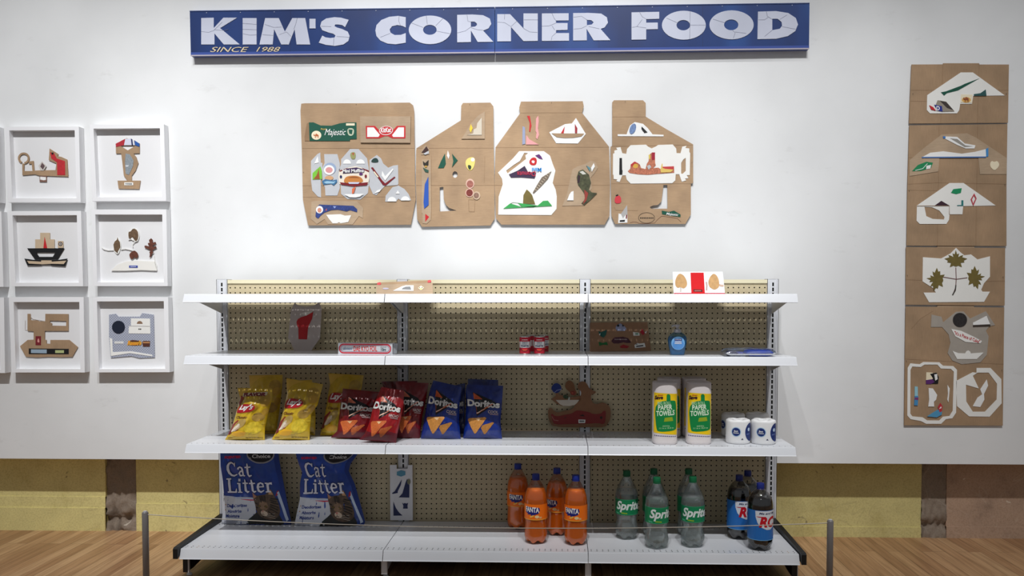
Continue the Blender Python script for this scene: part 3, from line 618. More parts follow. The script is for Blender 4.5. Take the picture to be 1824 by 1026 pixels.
multi(cw, A4, 'camouflage_print', [(mat((74, 76, 52), var=.5, scale=70), [(660,555),(690,542),(735,580),(750,640),(735,690),(755,710),(795,715),(750,760),(700,803),(680,790),(715,750),(690,700),(655,655),(645,600)]), (mat((206, 206, 196)), [(665,560),(690,552),(715,575),(690,580)]), (mat((50, 30, 40)), [(655,580),(672,590),(665,640),(650,640)]), (mat((150, 60, 50)), [(700,690),(730,715),(715,770),(690,798),(705,750)]), (WHITE, [(770,495),(778,520),(755,560),(750,530)]), (mat((90, 140, 150)), [(716,513),(745,530),(742,558)]), (WHITE, [(622,700),(622,768),(575,768),(592,725),(606,705)])], 2)
# fourth panel
pc(cw, A4, 'paper_mountain', WHITE, [(945,284),(1010,285),(1018,262),(1035,220),(1070,195),(1130,208),(1165,240),(1200,285),(1280,288),(1280,300),(945,298)], 1)
multi(cw, A4, 'paper_cutout', [(mat((110, 134, 176), var=.3, scale=150), ell(1055,245,22,40,16,rot=20)), (BLACK, [(1120,228),(1162,270),(1140,275),(1118,245)])], 2)
pc(cw, B4, 'white_box_blank', PAPER, [[(60,150),(95,140),(80,118),(130,110),(150,180),(195,187),(205,130),(245,88),(420,82),(445,105),(485,125),(530,105),(560,85),(725,80),(765,125),(770,178),(815,180),(835,105),(885,95),(870,120),(915,125),(915,165),(925,180),(920,430),(885,430),(905,465),(865,470),(880,490),(830,505),(800,420),(760,420),(755,490),(720,522),(245,527),(200,480),(190,432),(150,432),(120,508),(80,498),(95,480),(52,475),(50,430),(42,420),(45,185),(60,180)], [(875,232),(875,380),(840,415),(822,412),(822,290),(848,250)]], 1)
b = MB()
for i, (m, l) in enumerate([(BLACK, [(118,235),(146,235),(148,370),(153,378),(150,425),(115,425)]), (mat((184, 112, 84), var=.35, scale=130), [(213,385),(240,360),(245,310),(290,275),(350,310),(365,350),(415,362),(430,300),(450,270),(455,200),(485,175),(522,175),(525,290),(532,320),(500,350),(560,345),(600,370),(600,335),(740,330),(742,402),(560,415),(440,426),(330,420),(235,405)]),
   (mat((214, 170, 70)), ell(300,325,30,26)), (mat((184, 50, 50)), [(245,310),(290,275),(340,300),(290,300),(260,340)]), (mat((160, 24, 50)), [(488,172),(524,172),(520,255),(486,255)]), (mat((220, 196, 90)), [(450,200),(470,195),(468,245),(455,250)]), (mat((192, 60, 60)), [(610,335),(738,330),(738,365),(612,370)]), (mat((222, 190, 100)), [(585,372),(600,300),(608,300),(610,350),(640,360),(736,368),(700,398),(590,402)]), (mat((190, 190, 190)), [(430,330),(460,310),(480,340),(450,370)])]):
    b.prism(l, B4, .0012, m, d=.0034+.0003*i)
b.build('food_print', cw)
multi(cw, B4, 'paper_cutout', [(mat((206, 60, 70)), smooth_loop([(62,690),(100,655),(135,680),(140,750),(65,755)], 1)), (BLACK, [(75,660),(100,648),(105,665),(80,672)])], 1)
multi(cw, B4, 'grey_paper_bird', [(mat((176, 174, 172)), [(205,770),(210,900),(190,960),(150,930),(120,890),(150,850)]), (WHITE, [(108,868),(135,875),(158,925),(190,880),(208,885),(208,972),(103,978)]), (BLACK, [(122,945),(180,940),(178,962),(120,965)]), (DRED, [(192,880),(206,885),(202,930),(190,925)])], 1)
b = MB(); b.prism([ell(428,918,94,62,36), ell(428,918,90,58,36)], B4, .0005, BLACK, d=.0008)
for k in range(8): b.prism([(352+k*20, 912), (366+k*20, 912), (368+k*20, 926), (354+k*20, 926)], B4, .0005, mat((60, 50, 40)), d=.0008)
b.prism(stroke([(235,975),(270,965),(310,965),(340,980),(420,985),(520,975),(560,930),(600,898),(700,910),(780,925),(822,965)], 4), B4, .0005, mat((110, 70, 50)), d=.0008)
b.prism(stroke([(55,790),(75,830),(330,833)], 3), B4, .0005, KRAFT2, d=.0008); b.build('printed_mark', cw)
b = MB(); b.prism([(600,835),(680,850),(740,835),(815,880),(815,908),(720,895),(605,875)], B4, .0012, GREEN, d=.002); txt(b, 'Majestic', B4, 650, 892, 790, 855, WHITE, d=.0026, shear=.4, slope=.1); b.build('green_label', cw)

# ================================================================== tall cardboard column collage at right
ct = thing('column_collage', 'tall column of taped cardboard panels with white paper cutouts, right of the shelving', 'collage', at(1703, 435, YW))
z5, z6 = ZM(1590, 100, 3.017), ZM(1590, 430, 3.017); q = qmap(YW-.010); A5, A6 = q(z5), q(z6)
panel(A5, [[(102,45),(270,44),(272,38),(465,38),(467,45),(625,45),(620,358),(88,362),(95,200)]], [[(270,45),(258,360)],[(465,45),(455,358)],[(97,183),(622,183)],[(95,242),(250,244)]], KRAFT4, ct)
panel(A5, [[(90,372),(617,365),(612,700),(612,1020),(75,1018),(80,700)]], [[(250,370),(240,1018)],[(457,368),(447,1020)],[(85,545),(614,550)],[(82,688),(240,680),(612,688)],[(78,720),(240,722)]], KRAFT4, ct)
panel(A6, [[(72,30),(605,35),(602,345),(70,340)]], [[(72,206),(200,210),(500,215),(603,212)]], KRAFT4, ct)
panel(A6, [[(70,350),(600,355),(596,660),(592,990),(62,988),(66,640)]], [[(66,632),(596,660)],[(100,470),(150,415),(215,375)]], KRAFT4, ct)
for mf, l in ((A6, [(242,12),(442,12),(442,42),(242,42)]), (A6, [(242,332),(440,332),(440,362),(242,362)])):
    b = MB(); b.prism(l, mf, .0006, KRAFT3, d=-.0042); b.build('paper_tape', ct)
for mf, f, x, y in ((0, z5, 110, 200), (0, z5, 612, 200), (0, z5, 90, 720), (0, z5, 605, 690), (0, z6, 80, 180), (0, z6, 595, 190), (0, z6, 75, 640), (0, z6, 588, 690)): pin(ct, at(*f(x, y), YW-.014))
pc(ct, A5, 'white_paper_roof', PAPER, [(185,210),(365,88),(430,88),(602,212),(432,214),(425,257),(362,257),(357,290),(345,308),(200,308),(183,290)], 1)
multi(ct, A5, 'printed_scrap', ([(GREEN, [(258,195),(285,190),(365,160),(385,150),(465,120),(350,185),(290,200),(275,213)]), (CREAMP, [(366,206),(428,208),(424,252),(364,250)]), (mat((220, 170, 90)), ell(394,236,24,15)), (mat((40, 84, 84), var=.3, scale=200), [(435,205),(470,200),(498,180),(502,214),(435,214)]), (mat((150, 140, 126)), [(240,238),(285,245),(330,297),(265,299),(228,268)]), (mat((60, 50, 48)), [(250,240),(285,248),(325,292),(290,280)]), (mat((34, 48, 140)), [(222,262),(262,270),(266,299),(240,294)]), (RED, [(195,265),(215,275),(230,294),(205,288)])]), 1.7)
b = MB()
camel(b, A5, 394, 230, 17, mat((150, 80, 50)), .0062); txt(b, 'D', A5, 232, 293, 250, 270, WHITE, d=.0062, bold=.03); b.build('printed_mark', ct)
pc(ct, A5, 'kraft_arch', KRAFT3, [(90,560),(170,492),(262,422),(400,415),(450,440),(612,548),(612,635),(468,635),(460,545),(250,548),(244,620),(90,645)], 1, .0008)
multi(ct, A5, 'paper_cutout', [(WHITE, [(272,432),(345,435),(385,470),(443,480),(437,497),(390,497),(345,478),(275,442)]), (mat((150, 146, 138)), [(305,442),(345,446),(388,480),(430,486),(385,490)]), (mat((60, 120, 190)), [(268,432),(282,432),(282,443),(270,443)])], 2)
multi(ct, A5, 'paper_cutout', [(WHITE, [(155,545),(200,520),(270,512),(370,525),(440,515),(500,500),(502,542),(330,545)]), (mat((70, 140, 200)), [(498,500),(512,493),(512,540),(500,542)]), (mat((80, 120, 180)), [(155,542),(500,540),(500,546),(155,548)])], 2)
multi(ct, A5, 'paper_leaf', [(mat((24, 130, 80)), [(103,618),(135,585),(180,568),(215,573),(205,600),(150,617)]), (WHITE, stroke([(120,615),(160,605),(185,578)], 3)), (WHITE, [(180,590),(205,585),(200,605),(178,608)])], 1.8)
pc(ct, A5, 'paper_heart', CREAMP, smooth_loop([(521,580),(530,563),(545,570),(560,563),(572,580),(566,598),(546,616),(526,600)], 1), 1.8)
pc(ct, A5, 'white_paper_roof', PAPER, [[(130,803),(305,682),(380,682),(553,803),(378,806),(374,850),(305,850),(302,880),(288,902),(145,902),(128,885)], [(170,810),(210,812),(250,830),(278,865),(275,878),(215,875),(180,860)]], 1)
multi(ct, A5, 'printed_scrap', ([(mat((20, 140, 90)), [(325,715),(370,710),(365,735),(340,742),(312,735)]), (mat((56, 30, 44)), [(225,803),(260,778),(303,803)]), (TEAL, [(368,775),(378,775),(378,805),(345,805),(345,801),(368,800)]), (KRAFT2, stroke([(130,805),(303,804),(303,850)], 2))]), 1.7)
b = MB()
b.prism([[(436,738),(449,765),(431,806),(417,770)], [(434,750),(443,766),(430,793),(424,770)]], A5, .0012, mat((190, 70, 80)), d=.0046); b.build('red_paper_diamond', ct)
def maple(cx, cy, s, rot):
    h = [(0,1),(.1,.66),(.27,.74),(.2,.42),(.42,.55),(.62,.6),(.52,.42),(.95,.3),(.66,.14),(.72,.0),(.4,-.05),(.5,-.4),(.2,-.28),(.04,-.35)]
    pts = h+[(-x, y) for x, y in h[::-1][:-1]]; c, s_ = math.cos(math.radians(rot)), math.sin(math.radians(rot))
    return [(cx+s*(x*c+y*s_), cy+s*(x*s_-y*c)) for x, y in pts]
pc(ct, A6, 'white_paper_crown', PAPER, [(162,85),(260,92),(310,65),(340,35),(365,60),(385,75),(420,70),(455,97),(522,80),(522,190),(490,225),(475,260),(482,270),(522,270),(490,325),(195,327),(165,275),(232,275),(215,250),(160,215)], 1)
for a in (maple(338, 112, 64, 0), maple(247, 207, 66, -82), maple(428, 197, 66, 82)): pc(ct, A6, 'maple_leaf', OLIVE, a, 2)
b = MB(); 
for s_ in ([(338,140),(340,200),(338,245),(322,285)], [(262,190),(340,203),(400,195)]): b.prism(stroke(s_, 3.5), A6, .001, mat((110, 70, 70)), d=.0036)
b.prism(stroke([(338,235),(335,262),(320,288)], 6), A6, .001, mat((70, 66, 60)), d=.0042); b.build('leaf_stem', ct)
pc(ct, A6, 'grey_card_figure', STONE, [(208,393),(262,405),(270,435),(340,378),(380,376),(415,415),(500,375),(550,450),(520,455),(500,480),(515,510),(505,610),(470,650),(370,660),(320,640),(295,600),(310,545),(300,500),(265,460),(205,460)], 1)
pc(ct, A6, 'black_disc', mat((44, 40, 40), .8, var=.3, scale=90), ell(360,422,38,38), 2)
multi(ct, A6, 'paper_cutout', [(WHITE, [(430,437),(503,400),(522,446),(430,450)]), (mat((60, 50, 44)), [(430,449),(522,445),(524,456),(430,459)])], 2)
b = MB(); b.prism([(313,470),(365,480),(430,510),(478,535),(470,547),(390,540),(335,510)], A6, .001, PAPER, d=.004); txt(b, '"It\'s a Piece of Cake"', A6, 330, 500, 468, 480, mat((190, 40, 50)), d=.0046, shear=.2, slope=.36, bold=.02); b.build('paper_banner', ct)
pc(ct, A6, 'paper_boat', PAPER, [(320,588),(350,600),(388,602),(395,590),(405,586),(415,592),(418,602),(487,597),(450,632),(345,632)], 2)
pc(ct, A6, 'white_paper_ring', PAPER, [[(95,655),(145,660),(165,648),(250,650),(270,668),(325,670),(345,690),(340,920),(320,950),(285,955),(260,980),(180,980),(150,965),(95,955),(78,935),(80,680)], [(105,672),(150,675),(170,662),(240,662),(258,683),(312,685),(328,700),(322,910),(305,938),(270,942),(250,962),(185,962),(160,945),(105,940),(94,925),(95,690)]], 1)
multi(ct, A6, 'printed_scrap', ([(CREAMP, [(180,703),(215,705),(215,765),(178,765)]), (BLACK, [(200,712),(235,705),(247,730),(243,765),(205,765),(215,735)]), (PURPLE, [(178,745),(212,740),(225,755),(205,766),(178,766)]), (WHITE, [(222,715),(238,712),(240,740),(228,748)]), (WHITE, [(192,788),(215,790),(238,825),(232,850),(220,862),(222,887),(190,887),(195,850)]), (WHITE, [(293,770),(305,790),(298,865),(292,850),(296,820)]), (mat((150, 200, 214)), [(117,780),(133,780),(134,830),(117,830)]), (mat((70, 140, 190)), [(117,830),(136,830),(133,882),(114,880)]), (mat((120, 60, 120)), [(117,838),(136,838),(136,852),(117,850)]), (mat((80, 150, 190)), [(185,940),(215,920),(240,905),(262,905),(262,930),(235,945)]), (mat((190, 50, 60)), [(242,890),(255,868),(266,885),(262,912),(250,918)]), (WHITE, [(246,900),(258,885),(260,895)])]), 1.1)
pc(ct, A6, 'white_paper_octagon', PAPER, [[(340,750),(430,703),(450,706),(450,680),(525,680),(583,740),(585,870),(520,942),(410,940),(345,885)], [(393,770),(462,790),(430,722),(455,705),(515,705),(560,765),(558,850),(495,915),(430,915),(395,860)]], 1)
pc(ct, A6, 'paper_cutout', WHITE, [(505,742),(512,775),(490,820),(492,850),(470,890),(430,885),(455,840),(480,822),(470,795)], 1)

# ================================================================== white box frames at left
FRM = mat((238, 238, 240), .45, name='white_lacquered_wood'); MATB = mat((226, 226, 227), .8, name='white_mat_board')
GF = 'white box frames on the left of the wall'
def frame(outer, inner, label):
    c = at(sum(p[0] for p in outer)/4, sum(p[1] for p in outer)/4, YW)
    t = thing('picture_frame', label, 'framed picture', c, GF); YFr = YW-.045
    b = MB(); b.prism([outer, inner], qmap(YFr)(pl), .043, FRM); b.build('frame', t)
    b = MB(); o2 = [at(x, y, YFr) for x, y in inner]
    b.mesh([(p.x+sx*.003, YW-.014, p.z+sz*.003) for p, sx, sz in zip(o2, (-1, 1, 1, -1), (1, 1, -1, -1))], [(0, 1, 2, 3)], MATB)
    b.mesh([(p.x+sx*.003, YW-.002, p.z+sz*.003) for p, sx, sz in zip(o2, (-1, 1, 1, -1), (1, 1, -1, -1))], [(0, 1, 2, 3)], MATB); b.build('mat_board', t)
    return t
def P4(f, *pts): return [f(*p) for p in pts]
z7, z8, z22, z31 = ZM(0, 210, 4.275), ZM(0, 440, 4.275), ZM(150, 370, 6.841), ZM(0, 520, 6.4125)
q = qmap(YW-.0165); A7, A8, A22, A31 = q(z7), q(z8), q(z22), q(z31)
f11 = frame(P4(z7, (38,66),(600,66),(614,643),(57,643)), P4(z7, (70,95),(568,93),(583,612),(92,612)), 'white box frame holding a brown keyhole shape joined to a red hooded shape')
f12 = frame(P4(z7, (682,50),(1248,48),(1265,632),(702,634)), P4(z7, (712,82),(1217,78),(1232,600),(735,605)), 'white box frame holding a brown trophy shape under a red, white and blue cap')
f21 = frame([(14.5,376),(144.3,375.6),(148,510),(19.8,510)], [(22.2,383.6),(136.8,383.1),(140.4,503.6),(27.6,503.6)], 'white box frame holding a black hulled boat with a red triangle sail')
f22 = frame([(162.4,373),(296.2,373),(298.6,509.6),(165.8,509.6)], [(169.7,382),(288.9,382),(291.8,503),(173.1,503)], 'white box frame holding four brown leaves over a white mound')
f31 = frame([(15.6,529.4),(149,529),(151,663.5),(20.8,663.5)], [(24.2,538),(141.2,538),(143.2,657.3),(28,657.3)], 'white box frame holding a brown machine shape with a black bar, bottom row')
f32 = frame([(165,530),(299.4,529.4),(302.2,663),(168.9,663.4)], [(172.6,537),(291.7,536.4),(294.3,656.8),(176,657.5)], 'white box frame holding a checked grey box blank with a black disc')
for k, (f0, dx) in enumerate((([(38-616,66),(600-616,66),(614-616,643),(57-616,643)], 0), (None, -142), (None, -142))):
    if k == 0: o = P4(z7, *f0); i_ = P4(z7, (70-616,95),(568-616,93),(583-616,612),(92-616,612))
    else:
        o, i_ = (([(14.5,376),(144.3,375.6),(148,510),(19.8,510)], [(22.2,383.6),(136.8,383.1),(140.4,503.6),(27.6,503.6)]), ([(15.6,529.4),(149,529),(151,663.5),(20.8,663.5)], [(24.2,538),(141.2,538),(143.2,657.3),(28,657.3)]))[k-1]
        o = [(x+dx, y+1) for x, y in o]; i_ = [(x+dx, y+1) for x, y in i_]
    frame(o, i_, ('white box frame cut off by the left picture edge, top row', 'white box frame cut off by the left picture edge, middle row', 'white box frame cut off by the left picture edge, bottom row')[k])
TB = KRAFT4
# keyhole and hooded figure
b = MB(); arc = [(183+37*math.cos(math.radians(a)), 308+37*math.sin(math.radians(a))) for a in range(118, 118+330, 12)]
b.prism(stroke(arc, 14), A7, .003, TB, d=.003)
b.prism([(172,345),(188,350),(186,405),(250,405),(244,350),(222,352),(222,332),(258,328),(264,402),(300,400),(425,398),(432,348),(374,322),(380,234),(446,276),(442,292),(468,297),(514,318),(522,448),(300,440),(270,430),(173,438)], A7, .003, TB, d=.003); b.build('kraft_shape', f11)
multi(f11, A7, 'paper_cutout', [(mat((186, 40, 48), var=.12, scale=90), [(385,262),(415,270),(435,310),(498,330),(500,436),(440,436),(438,340),(395,310)]), (BLACK, [(395,265),(412,265),(410,282),(398,280)])], 2.2)
multi(f11, A7, 'paper_cutout', [(mat((206, 200, 194)), [(325,332),(357,365),(337,402),(313,402),(298,365)]), (mat((96, 76, 78), var=.4, scale=200), [(325,342),(347,366),(332,395),(312,372)])], 2.6)
multi(f11, A7, 'paper_cutout', [(mat((130, 96, 84)), [(303,443),(358,443),(358,488),(303,488)]), (WHITE, [(308,448),(352,452),(352,472),(335,476),(308,470)])], 1)
# trophy
pc(f12, A7, 'kraft_shape', TB, [[(884,200),(925,175),(965,155),(1010,165),(1065,195),(1065,270),(1018,272),(1040,300),(1055,345),(1035,400),(1005,440),(1005,478),(1072,478),(1062,542),(905,540),(897,478),(972,478),(945,440),(935,350),(925,272),(885,272)], [(915,212),(1035,212),(975,248)]], 1.5, .003)
multi(f12, A7, 'paper_cutout', [(mat((170, 36, 50)), [(884,198),(958,160),(948,209),(886,222)]), (mat((206, 208, 224)), [(958,160),(1000,158),(1006,209),(948,209)]), (NAVY, [(1000,158),(1012,165),(1018,209),(1006,209)]), (mat((220, 222, 230)), [(1012,165),(1022,170),(1030,209),(1018,209)]), (mat((34, 84, 160)), [(1028,172),(1065,197),(1065,220),(1032,209)])], 2.2)
multi(f12, A7, 'paper_cutout', [(mat((136, 144, 150), var=.2, scale=120), [(960,272),(990,278),(1020,325),(1015,370),(985,435),(960,425),(955,340)]), (mat((200, 204, 208)), [(958,362),(985,360),(980,372),(962,374)])], 2.2)
multi(f12, A7, 'paper_tag', [(PAPER, [(950,492),(1018,492),(1018,514),(950,514)])]+[(DGREY, [(957+9*k, 499), (964+9*k, 499), (964+9*k, 507), (957+9*k, 507)]) for k in range(6)], 2.4, .0008)
# boat
pc(f21, A7, 'tan_card_shape', TAN, [(270,925),(308,925),(308,875),(382,875),(382,925),(417,925),(417,994),(270,994)], 1.2, .002)
pc(f21, A7, 'red_paper_sail', RED, [(343,908),(362,992),(334,992)], 2)
multi(f21, A7, 'paper_tag', [(TAN, [(442,938),(483,938),(485,990),(442,990)]), (mat((60, 54, 60)), ell(462,960,16,16)), (mat((200, 190, 180)), ell(462,960,10,10,14)), (mat((60, 54, 60)), ell(462,960,5,5,10))], 1)
pc(f21, A8, 'black_card_hull', BLACK, [[(210,10),(492,10),(440,94),(270,95)], [(278,42),(424,42),(405,75),(300,75)]], 1.6, .003)
multi(f21, A8, 'black_card_hull', [(BLACK, [(190,88),(260,98),(320,98),(395,98),(450,98),(518,88),(500,146),(395,140),(390,135),(320,135),(318,140),(213,141)]), (TAN, [(210,105),(318,112),(318,102),(397,102),(398,112),(510,104),(490,130),(395,128),(325,132),(225,126)])], 2.4, .0012)
# leaves
LEAF = mat((104, 82, 60), .8, var=.3, scale=90); LEAFR = mat((98, 54, 40), .8, var=.3, scale=90)
b = MB()
for s_ in ([(218,482),(240,505),(290,518),(360,516)], [(450,508),(500,500),(545,507),(585,520)], [(540,388),(580,385),(600,400)], [(665,370),(655,405),(615,420),(592,450),(596,480)], [(858,590),(862,640),(885,700),(890,760)]): b.prism(stroke(s_, 5), A22, .004, PAPER, d=.0045)
b.prism(smooth_loop([(412,352),(448,420),(452,480),(415,585),(362,525),(354,450),(390,392)]), A22, .003, PAPER, d=.003); b.prism(smooth_loop([(605,240),(665,272),(680,350),(655,412),(620,415),(595,390),(540,370),(532,300),(560,270)]), A22, .003, PAPER, d=.003); b.build('white_paper_backing', f22)
multi(f22, A22, 'pressed_leaf', [(LEAF, [(412,360),(420,392),(440,420),(445,480),(415,530),(410,560),(402,545),(372,520),(362,450),(378,412),(404,392)])], 2.4)
multi(f22, A22, 'pressed_leaf', [(LEAF, smooth_loop([(605,248),(655,278),(667,350),(650,400),(625,405),(605,372),(585,355),(570,382),(545,365),(545,290),(568,295)], 1))], 2.4)
multi(f22, A22, 'pressed_leaf', [(LEAFR, smooth_loop([(610,516),(655,548),(667,590),(640,622),(618,600),(600,622),(578,630),(558,600),(556,560)], 1))], 2.4)
multi(f22, A22, 'pressed_leaf', [(LEAFR, [(820,372),(842,395),(835,430),(872,416),(882,435),(845,458),(840,482),(878,468),(888,488),(842,512),(835,540),(857,540),(832,562),(825,590),(800,608),(806,562),(798,540),(815,530),(800,510),(740,485),(742,462),(762,462),(802,475),(782,445),(785,428),(802,430),(795,395)])], 2.4)
pc(f22, A22, 'white_paper_mound', mat((236, 234, 228), .6), [(335,768),(380,720),(420,690),(520,655),(640,645),(760,652),(860,655),(888,768),(700,760),(500,768)], 2.6, .006)
multi(f22, A22, 'blue_tag', [(mat((60, 76, 160)), [(555,705),(660,705),(660,732),(555,732)])]+[(mat((190, 196, 226)), [(572+12*k, 713), (580+12*k, 713), (580+12*k, 724), (572+12*k, 724)]) for k in range(6)], 3.4, .0006)
# machine
pc(f31, A31, 'kraft_shape', TB, [[(318,250),(350,250),(355,322),(430,325),(450,335),(520,335),(522,250),(785,252),(785,445),(515,445),(515,545),(535,548),(535,590),(578,592),(578,548),(795,548),(893,630),(830,742),(700,745),(560,740),(430,748),(300,740),(232,620),(320,548),(388,545),(388,450),(318,445)], [(575,328),(760,332),(760,388),(597,385),(597,358),(575,352)]], 1.5, .003)
multi(f31, A31, 'red_paper_tag', [(mat((120, 30, 40)), [(412,505),(473,505),(473,607),(412,607)]), (mat((214, 150, 140)), smooth_loop([(428,570),(445,520),(458,560),(455,580)]))], 2.2)
multi(f31, A31, 'black_paper_bar', [(BLACK, [(335,645),(790,650),(790,710),(335,708)]), (mat((150, 170, 186)), [(360,655),(540,657),(540,700),(360,697)]), (mat((176, 186, 130)), [(637,665),(737,665),(737,697),(637,697)])], 2.2)
b = MB()
for s_ in ([(352,285),(375,305),(520,330)], [(290,325),(288,430),(320,430)]): b.prism(stroke(s_, 3), A31, .0015, mat((214, 206, 204)), d=.002)
b.build('white_paper_backing', f31)
# checked box blank
def f_check(nt, b):
    n = N(nt, 'ShaderNodeTexChecker', Scale=150.0); nt.links.new(mapping(nt), n.inputs['Vector']); n.inputs['Color1'].default_value = lin((140, 146, 164)); n.inputs['Color2'].default_value = lin((178, 182, 196)); nt.links.new(n.outputs['Color'], b.inputs['Base Color'])
pc(f32, A8, 'checked_grey_paper', nodes_mat('blue_grey_check', f_check, .6), [(832,515),(885,508),(905,530),(1065,530),(1085,503),(1172,515),(1176,690),(1180,840),(1065,845),(1000,830),(845,843),(832,690)], 1.2, .002)
pc(f32, A8, 'black_disc', mat((30, 36, 52), .35), ell(905,610,49,49), 2.2)
multi(f32, A8, 'white_paper_panel', [(PAPER, [(1000,543),(1145,545),(1148,660),(982,658),(985,600),(1000,598)]), (mat((140, 112, 90)), ell(1067,585,22,22,12,180,360)), (BLACK, ell(1062,625,5,5,8)), (BLACK, ell(1074,625,5,5,8)), (mat((170, 166, 166)), stroke([(986,600),(1146,602)], 2))], 2)
b = MB(); b.prism([(838,690),(858,700),(862,800),(1000,793),(1162,820),(1162,832),(990,808),(848,830)], A8, .0012, PAPER, d=.004)
for k in range(6): b.prism([(876+11.5*k, 718), (885+11.5*k, 718), (885+11.5*k, 736), (876+11.5*k, 736)], A8, .0006, PAPER, d=.004)
b.build('white_paper_strip', f32)
b = MB(); b.prism([(1085,722),(1100,714),(1146,716),(1143,758),(1092,758)], A8, .001, mat((84, 46, 36)), d=.0042); b.prism([(1090,722),(1144,722),(1143,732),(1092,732)], A8, .0006, mat((196, 140, 90)), d=.0046)
b.prism(smooth_loop([(972,742),(990,705),(1080,715),(1082,745),(1020,752)], 1), A8, .0006, mat((90, 50, 36)), d=.004)
txt(b, "Reese's", A8, 975, 748, 1080, 712, mat((232, 150, 50)), d=.0048, bold=.03, shear=.25, outline=YELLOW); b.build('printed_scrap', f32)
# ================================================================== cut card works standing on the shelves
def lean(yb, yt, z, h):
    """plane standing at y=yb, height z, leaning to y=yt at z+h"""
    p0 = Vector((0, yb, z)); d = Vector((0, yt-yb, h)).normalized(); n = Vector((1, 0, 0)).cross(d)
    if n.y > 0: n = -n
    def z_(f):
        def mf(x, y, dd=0): return atp(*f(x, y), p0, n)+n*dd
        return mf
    return z_
zT, zB, zC, zD, zE, zF = ZM(500, 530, 8.29), ZM(660, 490, 15.2), ZM(1190, 475, 16.58), ZM(1040, 560, 9.12), ZM(960, 665, 9.33), ZM(680, 790, 4.343)
A = lean(-.085, -.03, Z2, .24)(zT); c = A(320, 795)
t = thing('cut_card_figure', 'grey torso-shaped card with a dark red cutout, leaning on the pegboard of the left bay', 'cut card artwork', c)
CARDG = mat((176, 164, 158), .6, var=.03)
pc(t, A, 'card', CARDG, [(205,80),(270,118),(380,135),(490,118),(565,70),(602,155),(598,300),(580,600),(440,797),(205,797),(160,690),(110,600),(130,400),(150,185)], 0, .003)
pc(t, A, 'pale_insert', mat((206, 200, 190)), [(296,240),(370,208),(478,203),(380,272)], 1)
pc(t, A, 'red_insert', mat((168, 12, 20), .5), [(482,212),(465,310),(430,385),(415,410),(402,470),(390,618),(265,615),(262,450),(240,400),(235,360),(255,320),(300,292),(380,268)], 1)
A = lean(-.075, -.05, Z1, .06)(zB); c = A(920, 520)
t = thing('folded_kraft_card', 'low folded kraft card with red corners, standing on the top shelf', 'cut card artwork', c)
pc(t, A, 'front_flap', KRAFT3, [[(160,268),(1682,212),(1692,600),(170,600)], [(840,395),(885,352),(960,322),(1080,318),(1105,405)]], 1, .003)
pc(t, A, 'back_flap', KRAFT, [(180,262),(215,195),(1560,138),(1640,155),(1640,225),(180,275)], -1, .003)
multi(t, A, 'red_corner', [(RED, [(185,215),(270,195),(290,240),(270,272),(180,266)])], 1.6); multi(t, A, 'red_corner', [(RED, [(1550,150),(1625,135),(1650,170),(1630,205),(1550,212)])], 1.6)
multi(t, A, 'paper_cutout', [(PAPER, [(610,432),(700,385),(860,308),(960,285),(1170,285),(1166,436)]), (DGREY, [(840,395),(885,352),(960,322),(1080,318),(1105,405)])], 2)
multi(t, A, 'paper_cutout', [(CREAMP, [(1370,290),(1450,350),(1370,425),(1290,355)]), (BLACK, ell(1330,350,14,12,8)), (BLACK, ell(1402,348,14,12,8)), (YELLOW, [(1345,370),(1395,370),(1370,415)])], 2); multi(t, A, 'paper_cutout', [(mat((180, 172, 186)), ell(415,372,85,24))], 2)
A = lean(-.085, -.075, Z1, .12)(zC); c = A(900, 830)
t = thing('printed_card_panel', 'white card with red centre band and two egg-shaped tan cutouts, standing on the top shelf', 'cut card artwork', c)
pc(t, A, 'white_card', mat((244, 244, 244), .45), [(135,150),(1610,145),(1640,400),(1690,900),(170,900)], 0, .003)
b = MB(); b.prism([(662,178),(1050,178),(1092,890),(692,890)], A, .0008, mat((214, 28, 34), .4), d=.001); b.prism([(172,778),(1680,778),(1690,880),(170,880)], A, .0006, mat((196, 20, 48), .4), d=.0008)
b.prism([(750,672),(1010,680),(1010,745),(755,740)], A, .0006, mat((70, 16, 16)), d=.0016)
for k in range(6): b.prism([(780+34*k, 695), (804+34*k, 695), (804+34*k, 730), (780+34*k, 730)], A, .0004, mat((190, 120, 110)), d=.002)
b.build('red_band', t)
EGG = mat((200, 158, 106), .6, var=.12, scale=60)
for l in ([(340,200),(440,240),(510,330),(550,420),(565,520),(535,600),(450,652),(370,600),(290,632),(225,580),(208,500),(212,400),(270,262)], [(1345,203),(1420,245),(1475,330),(1505,430),(1512,560),(1470,640),(1370,684),(1290,650),(1215,590),(1190,500),(1192,420),(1225,330),(1275,255)]): pc(t, A, 'tan_cutout', EGG, smooth_loop(l, 1), .6)
b = MB(); b.prism(stroke([(1130,450),(1145,560),(1135,700)], 40), A, .0006, mat((190, 160, 150)), d=.001); b.prism(stroke([(1500,540),(1560,560),(1640,565)], 60), A, .0005, mat((206, 176, 156)), d=.0008); b.prism(stroke([(375,600),(372,740)], 40), A, .0005, mat((206, 196, 186)), d=.0008); b.build('printed_stem', t)
A = lean(-.075, -.035, Z2, .14)(zD); c = A(590, 598)
t = thing('collaged_card_panel', 'brown card with green, maroon and white scraps, left end of the right bay', 'cut card artwork', c)
pc(t, A, 'brown_card', mat((152, 116, 88), .8, var=.04), [(100,135),(1030,128),(1092,590),(95,605)], 0, .004)
